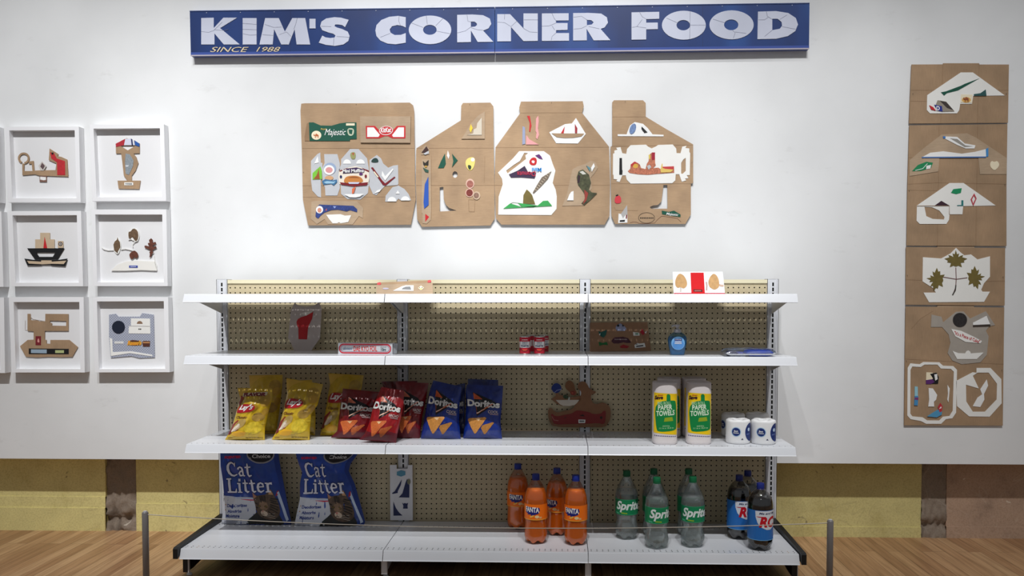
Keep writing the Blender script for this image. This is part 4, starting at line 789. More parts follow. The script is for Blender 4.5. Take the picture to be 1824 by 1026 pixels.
BL = [('green_leaf', [(mat((20, 90, 80)), [(240,270),(280,292),(375,250),(360,330),(322,378),(282,362),(245,330)]), (WHITE, [(245,325),(270,305),(262,345)])]), ('printed_roof', [(mat((150, 156, 186)), [(512,225),(530,180),(590,145),(660,190),(690,235),(665,270),(540,268)]), (BLACK, [(530,190),(555,160),(580,185),(560,205)]), (BLACK, [(620,160),(658,190),(625,200)])]),
 ('maroon_lens', [(mat((76, 34, 50)), [(445,432),(470,400),(500,375),(640,365),(720,390),(768,460),(700,466),(640,452),(560,475),(480,472)]), (mat((140, 120, 120)), [(500,400),(690,400),(710,415),(500,415)])]), ('green_bow', [(mat((20, 110, 50)), [(240,445),(310,468),(370,448),(392,500),(310,492),(250,512)])]), ('red_scrap', [(mat((160, 30, 36)), [(585,520),(640,490),(740,522),(700,550),(600,545)])]),
 ('white_tag', [(PAPER, [(798,288),(900,300),(905,345),(805,348)]), (mat((170, 20, 40)), [(950,235),(988,310),(960,338),(912,290)]), (PAPER, [(985,295),(1022,268),(1010,312)]), (mat((120, 160, 130)), [(835,305),(885,308),(885,330),(835,330)])]), ('white_tag', [(PAPER, [(820,500),(870,465),(900,475),(985,465),(1002,532),(830,548)]), (mat((70, 70, 70)), [(850,512),(962,498),(966,518),(852,532)]), (BLACK, [(835,485),(870,478),(865,495)])])]
for n_, it in BL: multi(t, A, n_, it, 1)
A = lean(-.026, -.018, Z3+.03, .22)(zE); c = A(680, 895)
t = thing('cut_card_boat', 'brown card boat shape with a dark red band and blue disc, propped across two bays', 'cut card artwork', c)
BRC = mat((140, 100, 72), .8, var=.06)
pc(t, A, 'brown_card', BRC, smooth_loop([(155,590),(200,570),(250,630),(320,655),(420,622),(520,612),(590,560),(600,480),(690,395),(705,330),(695,290),(645,255),(645,180),(690,135),(770,138),(805,190),(840,258),(880,268),(905,300),(950,300),(935,335),(880,350),(860,380),(870,450),(920,510),(990,510),(1040,478),(1130,510),(1185,570),(1195,700),(1170,800),(1100,900),(860,892),(700,902),(250,890),(180,820),(150,700)], 1), 0, .004)
pc(t, A, 'brown_card', BRC, [(208,430),(280,375),(340,358),(400,372),(480,392),(560,400),(690,372),(700,440),(640,500),(560,545),(380,545),(290,500)], 0, .004)
pc(t, A, 'white_bowl', mat((206, 196, 182)), [(280,443),(670,440),(630,495),(590,528),(520,541),(400,539),(350,515)], 1)
multi(t, A, 'blue_disc', [(mat((16, 44, 120), .4), smooth_loop([(200,245),(230,190),(285,155),(345,180),(382,245),(340,310),(290,335),(240,315)])), (mat((150, 160, 200)), stroke([(255,322),(300,280),(380,262)], 9)), (BRC, [(280,330),(320,325),(340,370),(280,372)])], 1)
pc(t, A, 'brown_leaf_shape', mat((128, 88, 58), .8), smooth_loop([(430,210),(450,145),(500,112),(560,140),(590,200),(600,265),(638,330),(600,382),(540,350),(500,300),(450,262)], 1), 1)
multi(t, A, 'red_rosette', [(mat((124, 40, 30), var=.3, scale=90), ell(562,325,42,36)), (mat((160, 80, 50)), ell(555,325,16,16))], 2)
multi(t, A, 'green_scrap', [(mat((50, 70, 44), var=.4, scale=120), [(400,370),(440,350),(490,380),(480,420),(440,425),(405,405)]), (mat((190, 196, 186)), [(480,440),(495,395),(518,390),(510,445)])], 2)
multi(t, A, 'dark_red_band', [(mat((130, 24, 24), .5), smooth_loop([(195,650),(280,722),(420,690),(540,672),(600,630),(640,612),(830,642),(900,680),(1040,670),(1060,628),(1115,615),(1105,780),(1080,850),(980,825),(800,838),(500,842),(260,852),(218,780)], 1)), (mat((180, 120, 110)), stroke([(215,715),(250,775),(325,785)], 10)), (mat((60, 24, 20)), [(415,740),(460,715),(440,745)]), (mat((50, 30, 20)), ell(1035,735,22,22,12)), (mat((40, 16, 16)), [(670,705),(735,680),(760,715),(735,712)])], 1)
multi(t, A, 'white_tag', [(PAPER, [(655,765),(772,768),(767,824),(657,827)]), (DGREY, [(672,782),(752,782),(752,808),(672,808)])], 2)
A = lean(-.030, -.022, ZD, .27)(zF); c = A(150, 592)
t = thing('white_cut_card', 'tall white card with navy blue cutouts, standing on the base deck behind the rope', 'cut card artwork', c)
pc(t, A, 'white_card', mat((226, 226, 230), .5), [(63,167),(114,165),(116,196),(199,196),(200,165),(237,167),(240,594),(66,594)], 0, .003)
multi(t, A, 'teal_hexagon', [(mat((90, 150, 176)), [(118,218),(150,206),(183,215),(183,243),(150,256),(117,245)])], 1)
NV = mat((30, 40, 86), .5)
for l in ([(155,278),(148,320),(124,370),(124,382),(84,390),(80,383),(100,370)], [(195,275),(215,290),(213,418),(132,416),(160,385),(182,310)], [(90,450),(110,500),(135,535),(160,556),(92,558)], [(158,458),(168,466),(178,460),(190,465),(204,458),(199,480),(201,503),(165,503),(168,482)]): pc(t, A, 'navy_cutout', NV, l, 1)
multi(t, A, 'gold_disc', [(mat((120, 120, 96)), ell(210,295,13,22,14))], 1.6)

# ================================================================== products
def gz(px, py, z): return atz(px, py, z)
def label_cyl(mb, R, z0, z1, m, a0=-180, a1=180, seg=48):
    n = seg; vs_ = []; fs = []
    for i in range(n+1):
        a = math.radians(a0+(a1-a0)*i/n)
        for z in (z0, z1): vs_.append((R*math.sin(a), -R*math.cos(a), z))
    mb.mesh(vs_, [(2*i, 2*i+2, 2*i+3, 2*i+1) for i in range(n)], m)
def cylmap(R, z0=0):
    def mf(x, y, d=0): return Vector(((R+d)*math.sin(x/R), -(R+d)*math.cos(x/R), z0+y))
    return mf
def interp(prof, z):
    for (r0, z0), (r1, z1) in zip(prof, prof[1:]):
        if z0 <= z <= z1: return r0+(r1-r0)*(z-z0)/(max(1e-6, z1-z0))
    return prof[-1][0]
def csm(prof, n=3):
    for _ in range(n):
        q_ = [prof[0]]
        for a, b in zip(prof, prof[1:]): q_ += [(a[0]*.75+b[0]*.25, a[1]*.75+b[1]*.25), (a[0]*.25+b[0]*.75, a[1]*.25+b[1]*.75)]
        prof = q_+[prof[-1]]
    return prof
PET = film((250, 252, 252), .16, .06, 'pet')
def bottle(name, label, group, prof, fill, capm, liquid, lab, flute=0):
    t = thing(name, label, 'soda bottle', (0, 0, 0), group); pf = csm(prof, 2)
    def lobes(r, z, a):
        if z < .034:
            k = (1-z/.034); r2 = r*(1-.13*k*(.5-.5*math.cos(5*a))); return r2, z+.012*k*(.5-.5*math.cos(5*a))*(1 if r > .02 else .3)
        if flute and .045 < z < .11: return r*(1-.018*(.5-.5*math.cos(10*a))), z
        return r, z
    b = MB(); b.lathe(pf, (0, 0, 0), PET, 60, lobes); b.build('plastic_shell', t, 'all')
    inner = [(max(0.001, r-.0016), max(z, .002)+.0008) for r, z in pf if z < fill]; inner.append((interp(pf, fill)-.0016, fill)); inner.append((0.0001, fill))
    b = MB(); b.lathe(inner, (0, 0, 0), liquid, 60, lobes); b.build('drink', t, 'all')
    ht = pf[-1][1]
    b = MB(); n = 36; rm = lambda r, z, a: (r*(1+.02*math.cos(n*a)) if .3 < z/ht < .995 else r, z)
    b.lathe([(.0165, ht-.017), (.0168, ht-.014), (.0168, ht+.003), (.0158, ht+.005), (0, ht+.005)], (0, 0, 0), capm, 72, rm); cp = b.build('cap', t, True)
    b = MB(); b.lathe([(.0172, ht-.022), (.0172, ht-.0185)], (0, 0, 0), capm, 36); b.build('tamper_ring', cp, True)
    b = MB(); R = interp(pf, (lab[0]+lab[1])/2)+.0008; label_cyl(b, R, lab[0], lab[1], lab[2]); lab[3](b, R, lab[0], lab[1]); b.build('label', t)
    return t
ST = (.006, .012)
def fanta_art(b, R, z0, z1):
    mf = cylmap(R, z0); h = z1-z0; Wt = WHITE
    b_ = mat((30, 34, 120), .4); zo = mat((232, 130, 36), .4)
    shape(b, [(-.032, h*.46), (-.02, h*.40), (-.024, h*.33), (-.006, h*.36), (-.002, h*.26), (.012, h*.34), (.03, h*.42), (.036, h*.60), (.02, h*.66), (-.03, h*.62)], mf, b_, .0005, ST)
    shape(b, [(-.034, h*.60), (-.03, h*.85), (.034, h*.80), (.038, h*.60)], mf, b_, .0004, ST)
    txt(b, 'FANTA', mf, -.034, h*.52, .034, h*.86, Wt, .0012, bold=.035, slope=-.04, step=ST)
    shape(b, ell(.024, h*.22, .010, .007, 16), mf, mat((240, 210, 150)), .0006, ST); shape(b, ell(.0, h*.24, .012, .004, 14, rot=25), mf, mat((250, 190, 80)), .0005, ST)
    shape(b, rrect(.034, h*.10, .046, h*.22, .002), mf, mat((230, 180, 120)), .0006, ST)
    shape(b, [(-math.pi*R, 0), (math.pi*R*.98, 0), (math.pi*R*.98, h*.05), (-math.pi*R, h*.05)], mf, mat((244, 170, 60), .4), .0004, ST)
FO = mat((250, 124, 30), .3, trans=.0, ior=1.33, name='orange_soda'); FLAB = mat((250, 118, 20), .35, name='orange_label')
fprof = [(.0, .012), (.018, .008), (.030, .001), (.044, .006), (.0525, .026), (.0535, .045), (.0515, .075), (.0505, .10), (.0525, .118), (.0525, .190), (.0525, .203), (.0500, .222), (.0430, .246), (.0320, .268), (.0195, .287), (.0135, .298), (.0135, .312)]
fan = bottle('soda_bottle', 'orange soda bottle at the front left of the four orange ones, before the rope', 'orange soda bottles on the base deck', fprof, .252, mat((28, 50, 150), .4), FO, (.116, .187, FLAB, fanta_art), 1)
SG = mat((18, 132, 82), .35, name='green_label')
def sprite_art(b, R, z0, z1):
    mf = cylmap(R, z0); h = z1-z0
    txt(b, 'Sprite', mf, -.036, h*.16, .092, h*.90, mat((232, 240, 236), .4), .0008, bold=.035, shear=.28, slope=.0, step=ST)
    shape(b, [(-.008, h*.10), (.022, h*.08), (.020, h*.15), (-.010, h*.17)], mf, mat((150, 190, 50)), .0006, ST)
    shape(b, [(-.040, h*.08), (-.02, h*.06), (-.022, h*.13), (-.042, h*.15)], mf, mat((90, 190, 150)), .0006, ST)
    for y in (0, h*.965): shape(b, [(-math.pi*R, y), (math.pi*R*.98, y), (math.pi*R*.98, y+h*.035), (-math.pi*R, y+h*.035)], mf, mat((50, 160, 110), .4), .0004, ST)
sprof = [(.0, .012), (.018, .008), (.030, .001), (.046, .008), (.0535, .030), (.054, .048), (.048, .075), (.0455, .095), (.0525, .118), (.0525, .190), (.0530, .202), (.0510, .218), (.0440, .240), (.0330, .262), (.0215, .282), (.0138, .299), (.0135, .313)]
def clearliq(c): return film(c, .10, .03, 'liq')
def glare_film(c, haze, k):  # pale diffuse mix painted in as glare inside the liquid
    m = film(c, .10, .05, k); nt = m.node_tree; out = [n for n in nt.nodes if n.type == 'OUTPUT_MATERIAL'][0]; src = out.inputs[0].links[0].from_socket
    mx = nt.nodes.new('ShaderNodeMixShader'); df = nt.nodes.new('ShaderNodeBsdfDiffuse'); df.inputs[0].default_value = lin((214, 220, 218)); mx.inputs[0].default_value = haze
    nt.links.new(src, mx.inputs[1]); nt.links.new(df.outputs[0], mx.inputs[2]); nt.links.new(mx.outputs[0], out.inputs[0]); return m
SPR = glare_film((248, 251, 250), .24, 'clear_soda')
spr = bottle('soda_bottle', 'clear lemon lime soda bottle, front left one of the five with green caps', 'clear soda bottles with green caps', sprof, .226, mat((12, 104, 62), .4), SPR, (.120, .192, SG, sprite_art), 1)
def rc_art(b, R, z0, z1):
    mf0 = cylmap(R, z0); mf = lambda x, y, d=0: mf0(x*1.35, y, d); h = z1-z0; ox = -.006
    wh = mat((222, 226, 232), .4)
    shape(b, [(-.034+ox, h*.985), (.050+ox, h*.985), (.050+ox, h*.78), (.046+ox, h*.60), (.036+ox, h*.45), (.018+ox, h*.36), (.004+ox, h*.36), (-.014+ox, h*.44), (-.026+ox, h*.58), (-.033+ox, h*.78)], mf, wh, .0005, ST)
    txt(b, 'Me and My', mf, -.022+ox, h*.85, .040+ox, h*.94, mat((40, 50, 90)), .0009, bold=.02, shear=.3, step=ST)
    txt(b, 'RC', mf, -.022+ox, h*.44, .040+ox, h*.80, mat((196, 20, 36), .4), .0010, bold=.05, shear=.25, step=ST)
    shape(b, [(-.032+ox, h*.80), (.0+ox, h*.80), (.0+ox, h*.76), (-.024+ox, h*.775)], mf, mat((196, 20, 36), .4), .0009, ST)
    shape(b, [(.044+ox, h*.05), (.051+ox, h*.05), (.051+ox, h*.22), (.044+ox, h*.22)], mf, wh, .0005, ST)
    shape(b, [(-math.pi*R, 0), (math.pi*R*.98, 0), (math.pi*R*.98, h*.02), (-math.pi*R, h*.02)], mf0, mat((110, 170, 214), .4), .0004, ST)
rprof = [(.0, .012), (.018, .008), (.030, .001), (.046, .006), (.0545, .028), (.0555, .05), (.0555, .185), (.0555, .205), (.051, .228), (.040, .250), (.026, .264), (.016, .273), (.0135, .280), (.0135, .292)]
rc = bottle('soda_bottle', 'dark cola bottle with blue label, nearest the right front corner of the deck', 'cola bottles with blue labels', rprof, .236, mat((26, 40, 120), .4), mat((14, 6, 5), .06, coat=.6, name='cola'), (.052, .186, mat((40, 112, 190), .35, name='blue_label'), rc_art))
def place(root, lst):
    for i, (px, py, z, r, lab, rz) in enumerate(lst):
        p = atz(px, py, z); p.y += r*.85; p.x = at(px, py, p.y).x; p.z = z
        if i == 0: root.location = p; root.rotation_euler = (0, 0, rz); root['label'] = lab
        else: dup(root, p, lab, rz)
place(fan, [(954.5, 970, ZD, .045, 'orange soda bottle at the front left of the four orange ones', -.32),
 (1025.5, 972.5, ZD, .045, 'orange soda bottle at the front right of the four orange ones', -.40),
 (922.5, 944, ZD, .045, 'orange soda bottle standing farthest left and back', -.17),
 (992, 955, ZD, .045, 'orange soda bottle half hidden between the two front orange ones', -.66)])
place(spr, [(1169.5, 979, ZD, .046, 'clear lemon lime soda bottle in front, middle of the green capped group', -.09),
 (1233.5, 976.5, ZD, .046, 'clear lemon lime soda bottle in front, rightmost of the green capped group', -.45),
 (1116, 962, ZD, .046, 'clear lemon lime soda bottle standing farthest left beside the orange sodas', -.42),
 (1164, 957, ZD, .046, 'clear soda bottle mostly hidden behind the middle front clear one', 1.0),
 (1226, 957, ZD, .046, 'clear soda bottle mostly hidden behind the right front clear one', .9)])
place(rc, [(1353.5, 982, ZD, .047, 'dark cola bottle nearest the right front corner of the deck', .33),
 (1316, 962, ZD, .047, 'dark cola bottle at the left of the three blue labelled ones', .42),
 (1331, 951, ZD, .047, 'dark cola bottle at the back, seen between the two in front', .3)])
# ---- tomato paste cans
STL = mat((170, 168, 164), .3, metal=.8); CR = mat((176, 22, 44), .35); CW_ = mat((222, 222, 220), .4)
t = thing('food_can', 'x', 'can', (0, 0, 0), 'small red and white tomato paste cans')
R = .0265; b = MB(); b.lathe([(R-.001, 0), (R, .001), (R, .003), (R-.0012, .004), (R-.0012, .081), (R, .082), (R, .0845), (R-.0012, .085), (R-.0022, .0825), (0, .082)], (0, 0, 0), STL, 40); b.build('tin', t, 'all')
b = MB(); label_cyl(b, R-.0008, .005, .080, CR); mf = cylmap(R-.0008, .005)
for k in (-1, 0, 1):
    c0 = k*2*math.pi*R/3
    shape(b, [(c0-.026, .027), (c0+.026, .027), (c0+.026, .055), (c0-.026, .055)], mf, CW_, .0004, (.005, .02))
    txt(b, 'TOMATO', mf, c0-.014, .0475, c0+.014, .052, NAVY, .0008, bold=.03, step=(.005, .02)); txt(b, 'PASTE', mf, c0-.019, .031, c0+.019, .0385, NAVY, .0008, bold=.05, step=(.005, .02)); txt(b, 'Best Choice', mf, c0-.011, .0415, c0+.011, .0452, NAVY, .0008, bold=.01, step=(.005, .02))
    shape(b, ell(c0, .019, .017, .009, 16, 180, 360), mf, mat((70, 10, 20)), .0004, (.005, .02)); shape(b, ell(c0, .019, .013, .006, 16, 180, 360), mf, mat((216, 80, 50)), .0006, (.005, .02))
    shape(b, [(c0-.014, .062), (c0+.014, .062), (c0+.014, .0645), (c0-.014, .0645)], mf, CW_, .0004, (.005, .02))
b.build('paper_label', t)
place(t, [(935, 631.5, Z2, .025, 'left front tomato paste can of the four', 0), (960.8, 631.5, Z2, .025, 'right front tomato paste can of the four', 0), (946.5, 628, Z2, .025, 'tomato paste can behind, in the gap between the two front cans', -.9), (967.8, 628, Z2, .025, 'tomato paste can behind at right, its edge past the front can', .5)])
# ---- foil box
FB = mat((206, 208, 212), .35, name='silver_white_card')
t = thing('foil_box', 'long low foil box with red lettering on the second shelf', 'box', (0, 0, 0))
L_, D_, H_ = .262, .046, .052; b = MB(); b.box(-L_/2, L_/2, 0, D_, 0, H_, FB); 
mf = lambda x, y, d=0: Vector((x, -d, y))
b.box(L_/2-.001, L_/2+.0006, .003, D_-.003, .003, H_-.003, DGREY); b.build('carton', t)
b = MB(); RR = mat((206, 40, 60), .4)
b.prism([rrect(-L_/2+.004, .003, L_/2-.006, H_-.003, .022), rrect(-L_/2+.009, .009, L_/2-.011, H_-.009, .017)], mf, .0004, RR, d=.0006)
b.prism([rrect(-L_/2+.012, .011, L_/2-.014, H_-.011, .015), rrect(-L_/2+.014, .0125, L_/2-.016, H_-.0125, .014)], mf, .0004, mat((150, 80, 120)), d=.0006)
txt(b, 'DAE KYO FOIL', mf, -.056, .014, .058, .038, mat((214, 44, 30), .4), .0008, bold=.018); txt(b, '10m', mf, .076, .015, .100, .030, mat((60, 80, 90)), .0008, bold=.03); txt(b, 'aluminum', mf, .074, .032, .102, .037, mat((60, 80, 90)), .0008)
txt(b, 'all-round', mf, -.106, .020, -.062, .034, mat((120, 136, 170)), .0008, shear=.3, bold=.01); b.build('printed_front', t)
b = MB(); b.prism([(0, 0), (.020, .004), (.024, .050), (.0, .052)], lambda x, y, d=0: Vector((L_/2+x*.75, .010+x*.6-d, y)), .001, mat((150, 152, 156), .4)); b.prism([(0, 0), (.014, .004), (.016, .046), (.0, .048)], lambda x, y, d=0: Vector((L_/2+x*.8, D_-.004+x*.3-d, y)), .001, mat((130, 132, 136), .4)); b.build('end_flap', t)
p = atz(650.5, 631, Z2); t.location = (p.x, p.y, Z2); t.rotation_euler = (0, 0, math.radians(-5))
# ---- hand soap
t = thing('soap_bottle', 'small blue hand soap bottle with pale pump top on the second shelf', 'soap bottle', (0, 0, 0))
SOAP = mat((60, 150, 200), .1, trans=.3, ior=1.33, name='blue_soap')
def oval(b, prof, m, ky=.62, seg=48, n_=2.4):
    vs_ = []; 
    for r, z in prof:
        for k in range(seg):
            a = 2*math.pi*k/seg; c_, s_ = math.cos(a), math.sin(a)
            vs_.append((r*math.copysign(abs(c_)**(2/n_), c_), r*ky*math.copysign(abs(s_)**(2/n_), s_), z))
    n = len(prof); b.mesh(vs_, [(i*seg+k, i*seg+(k+1) % seg, (i+1)*seg+(k+1) % seg, (i+1)*seg+k) for i in range(n-1) for k in range(seg)]+[tuple(range(seg)), tuple(range((n-1)*seg, n*seg))], m)
sp = csm([(.030, .0), (.033, .003), (.036, .02), (.043, .055), (.0445, .072), (.040, .088), (.028, .099), (.018, .105)], 2)
b = MB(); oval(b, sp, film((190, 224, 240), .12, .06, 'soapshell')); b.build('plastic_shell', t, 'all')
b = MB(); oval(b, [(r-.0016, max(z, .002)) for r, z in sp if z < .088], SOAP); b.build('soap', t, 'all')
b = MB(); PUMP = mat((206, 206, 214), .35, trans=.3); b.lathe([(.016, .103), (.0165, .105), (.0165, .117), (.010, .120), (.0055, .121), (.0055, .130), (.011, .132), (.011, .138), (.008, .141), (0, .1415)], (0, 0, 0), PUMP, 32)
b.tube([(0, 0, .1365), (-.016, -.004, .1365), (-.027, -.006, .1335)], .0042, PUMP, 12); b.build('pump', t, 'all')
b = MB(); lm = lambda x, y, d=0: Vector((x, -.0272+(x*x)*5.5+((y-.055)**2)*2.0-d, y))
shape(b, ell(0, .056, .031, .031, 32), lm, mat((120, 180, 232), .4), .0015, (.006, .006)); shape(b, ell(0, .050, .026, .022, 28), lm, mat((90, 150, 216), .4), .002, (.006, .006))
shape(b, [(-.017, .067), (.017, .067), (.017, .077), (-.017, .077)], lm, mat((30, 40, 120)), .0025, (.006, .006)); txt(b, 'softsoap', lm, -.014, .0690, .014, .0755, WHITE, .003, bold=.0, step=(.006, .006)); txt(b, 'FRESH', lm, -.014, .060, .014, .0655, WHITE, .003, bold=.03, step=(.006, .006)); txt(b, 'BREEZE', lm, -.016, .053, .016, .0585, WHITE, .003, bold=.03, step=(.006, .006))
b.build('label', t)
p = atz(1207.8, 633, Z2); t.location = (p.x, p.y+.026, Z2)
# ---- blue packet
t = thing('sponge_packet', 'clear plastic packet of blue sponges lying at the right end of the second shelf', 'packet', (0, 0, 0))
def pillow(b, x0, x1, y0, y1, z0, z1, m, seed, n=14, amp=.002):
    vt, vb = [], []
    for j in range(n+1):
        for i in range(n+1):
            u, v = i/n, j/n; e = min(1, 6*min(u, 1-u, v, 1-v))**.5; nn = noise.noise(Vector((u*5+seed, v*5, seed)))*amp
            vt.append((x0+(x1-x0)*u, y0+(y1-y0)*v, (z0+z1)/2+(z1-z0)/2*e+nn*e)); vb.append((x0+(x1-x0)*u, y0+(y1-y0)*v, (z0+z1)/2-(z1-z0)/2*e))
    f = [(j*(n+1)+i, j*(n+1)+i+1, (j+1)*(n+1)+i+1, (j+1)*(n+1)+i) for j in range(n) for i in range(n)]; b.mesh(vt, f, m); b.mesh(vb, [tuple(reversed(q)) for q in f], m)
b = MB(); pillow(b, 0, .125, 0, .075, .001, .030, mat((34, 70, 170), .45, var=.2, scale=60), 3); b.build('blue_sponge', t, 'all')
b = MB(); pillow(b, -.075, -.035, .03, .085, .001, .022, mat((24, 30, 90), .45, var=.2, scale=60), 5); pillow(b, -.030, -.004, .03, .085, .001, .020, mat((70, 76, 150), .45, var=.3, scale=60), 6); b.build('navy_sponge', t, 'all')
b = MB(); pillow(b, -.092, .135, -.004, .115, .0005, .036, film((226, 232, 240), .2, .12, 'bag'), 9, 26, .007); b.build('plastic_wrap', t, 'all')
p = atz(1329, 637.5, Z2); t.location = (p.x-.002, -.405, Z2); t.location.x = at(1329, 637, -.405).x
# ---- paper towels
t = thing('paper_towel_roll', 'x', 'paper towels', (0, 0, 0), 'wrapped paper towel rolls on the third shelf')
TWH = mat((228, 220, 218), .5, bump=.2, scale=25, name='white_wrap'); n_ = 3.2; Rr = .0585; HT_ = .283
def sq(a):
    c_, s_ = math.cos(a), math.sin(a); return (abs(c_)**n_+abs(s_)**n_)**(-1/n_)
b = MB(); rm = lambda r, z, a: (r*(sq(a)*.96 if z > .0 else sq(a)*.96), z)
b.lathe([(Rr*.92, 0), (Rr*.99, .006), (Rr, .014), (Rr, HT_-.008), (Rr*.98, HT_-.002), (Rr*.90, HT_), (.024, HT_-.003), (.020, HT_-.010), (0.001, HT_-.014)], (0, 0, 0), TWH, 64, rm); b.build('wrapped_roll', t, 'all')
def tmap(x, y, d=0):
    a = x/(Rr*1.02); r = Rr*sq(a)*.96+d; return Vector((r*math.sin(a), -r*math.cos(a), y))
TS = (.005, .02); b = MB(); YL = mat((246, 206, 20), .4); GR = mat((14, 134, 66), .4)
shape(b, [(-.058, .055), (.058, .045), (.060, .232), (-.056, .238)], tmap, YL, .0006, TS)
shape(b, smooth_loop([(-.052, .195), (.036, .205), (.050, .195), (.054, .085), (.048, .066), (-.030, .058), (-.042, .070)], 2), tmap, GR, .0010, TS)
shape(b, [(.004, .200), (.022, .202), (.021, .226), (.016, .232), (.008, .232), (.004, .226)], tmap, GR, .0010, TS)
txt(b, 'BIG ROLL', tmap, -.036, .182, .024, .196, mat((180, 220, 170)), .0014, bold=.02, slope=.05, step=TS); txt(b, 'PAPER', tmap, -.034, .158, .030, .181, mat((222, 240, 214)), .0014, bold=.03, slope=.06, step=TS); txt(b, 'TOWELS', tmap, -.042, .130, .040, .154, mat((222, 240, 214)), .0014, bold=.03, slope=.08, step=TS)
shape(b, [(-.008, .106), (.034, .110), (.030, .128), (-.004, .124)], tmap, mat((150, 170, 30)), .0014, TS); txt(b, 'ONE ROLL', tmap, -.014, .082, .020, .089, mat((180, 220, 170)), .0014, slope=.05, step=TS); txt(b, '11 in x 10.4 in', tmap, -.028, .072, .036, .079, mat((180, 220, 170)), .0014, slope=.05, step=TS)
txt(b, 'Save', tmap, -.050, .206, -.012, .224, mat((60, 20, 30)), .0014, bold=.05, shear=.2, slope=.05, step=TS); txt(b, 'Always', tmap, -.036, .222, -.012, .229, mat((200, 40, 30)), .0014, bold=.04, shear=.2, slope=.05, step=TS)
for k in range(11): shape(b, [(-.054+k*.0098, .040-k*.0004), (-.0465+k*.0098, .040-k*.0004), (-.0465+k*.0098, .044-k*.0004), (-.054+k*.0098, .044-k*.0004)], tmap, mat((110, 106, 150)), .0006, TS)
b.build('printed_label', t)
place(t, [(1183.5, 792, Z3, .056, 'wrapped paper towel roll at the front left of the four', -.05), (1243.5, 792, Z3, .056, 'wrapped paper towel roll at the front right of the four', -.05), (1191, 779, Z3, .056, 'wrapped paper towel roll standing behind the front left one', -.1), (1235, 779, Z3, .056, 'wrapped paper towel roll standing behind the front right one', .05)])
# ---- toilet rolls
t = thing('toilet_paper_roll', 'x', 'toilet paper', (0, 0, 0), 'wrapped toilet paper rolls on the third shelf'); R = .0555
b = MB(); rm = lambda r, z, a: (r*(1+.012*math.cos(7*a+z*40)*(1 if z > .098 else .2)), z+.0015*math.cos(5*a) if z > .1 else z)
b.lathe([(R*.9, 0), (R*.98, .004), (R, .012), (R, .099), (R*.97, .106), (R*.88, .110), (.026, .109), (.021, .102), (0.001, .098)], (0, 0, 0), mat((232, 232, 232), .4, bump=.3, scale=30, name='white_film_wrap'), 56, rm); b.build('wrapped_roll', t, 'all')
b = MB(); mf = cylmap(R); NB = mat((24, 46, 110), .4); TS = (.006, .02)
shape(b, ell(-.014, .058, .022, .022, 32), mf, mat((170, 200, 226)), .0006, TS); shape(b, ell(-.014, .058, .0185, .0185, 32), mf, NB, .0009, TS)
txt(b, 'Best', mf, -.023, .058, -.005, .066, WHITE, .0013, bold=.02, step=TS); txt(b, 'Choice', mf, -.026, .050, -.002, .057, WHITE, .0013, bold=.02, step=TS)
shape(b, ell(.062, .056, .034, .042, 36), mf, NB, .0006, TS); shape(b, ell(.050, .068, .008, .008, 20), mf, mat((190, 210, 232)), .001, TS); txt(b, 'SOFT', mf, .036, .044, .058, .050, mat((120, 140, 200)), .001, bold=.03, step=TS)
shape(b, [(.008, .022), (.020, .022), (.014, .030)], mf, mat((70, 70, 100)), .0006, TS); b.build('printed_label', t)
place(t, [(1314.3, 791.5, Z3, .054, 'toilet paper roll at the front left of the four', -.12), (1359.5, 792.5, Z3, .054, 'toilet paper roll at the front right, by the upright', -.18), (1305.5, 779, Z3, .054, 'toilet paper roll behind the front left one', -1.0), (1348.5, 779, Z3, .054, 'toilet paper roll behind the front right one', 1.7)])
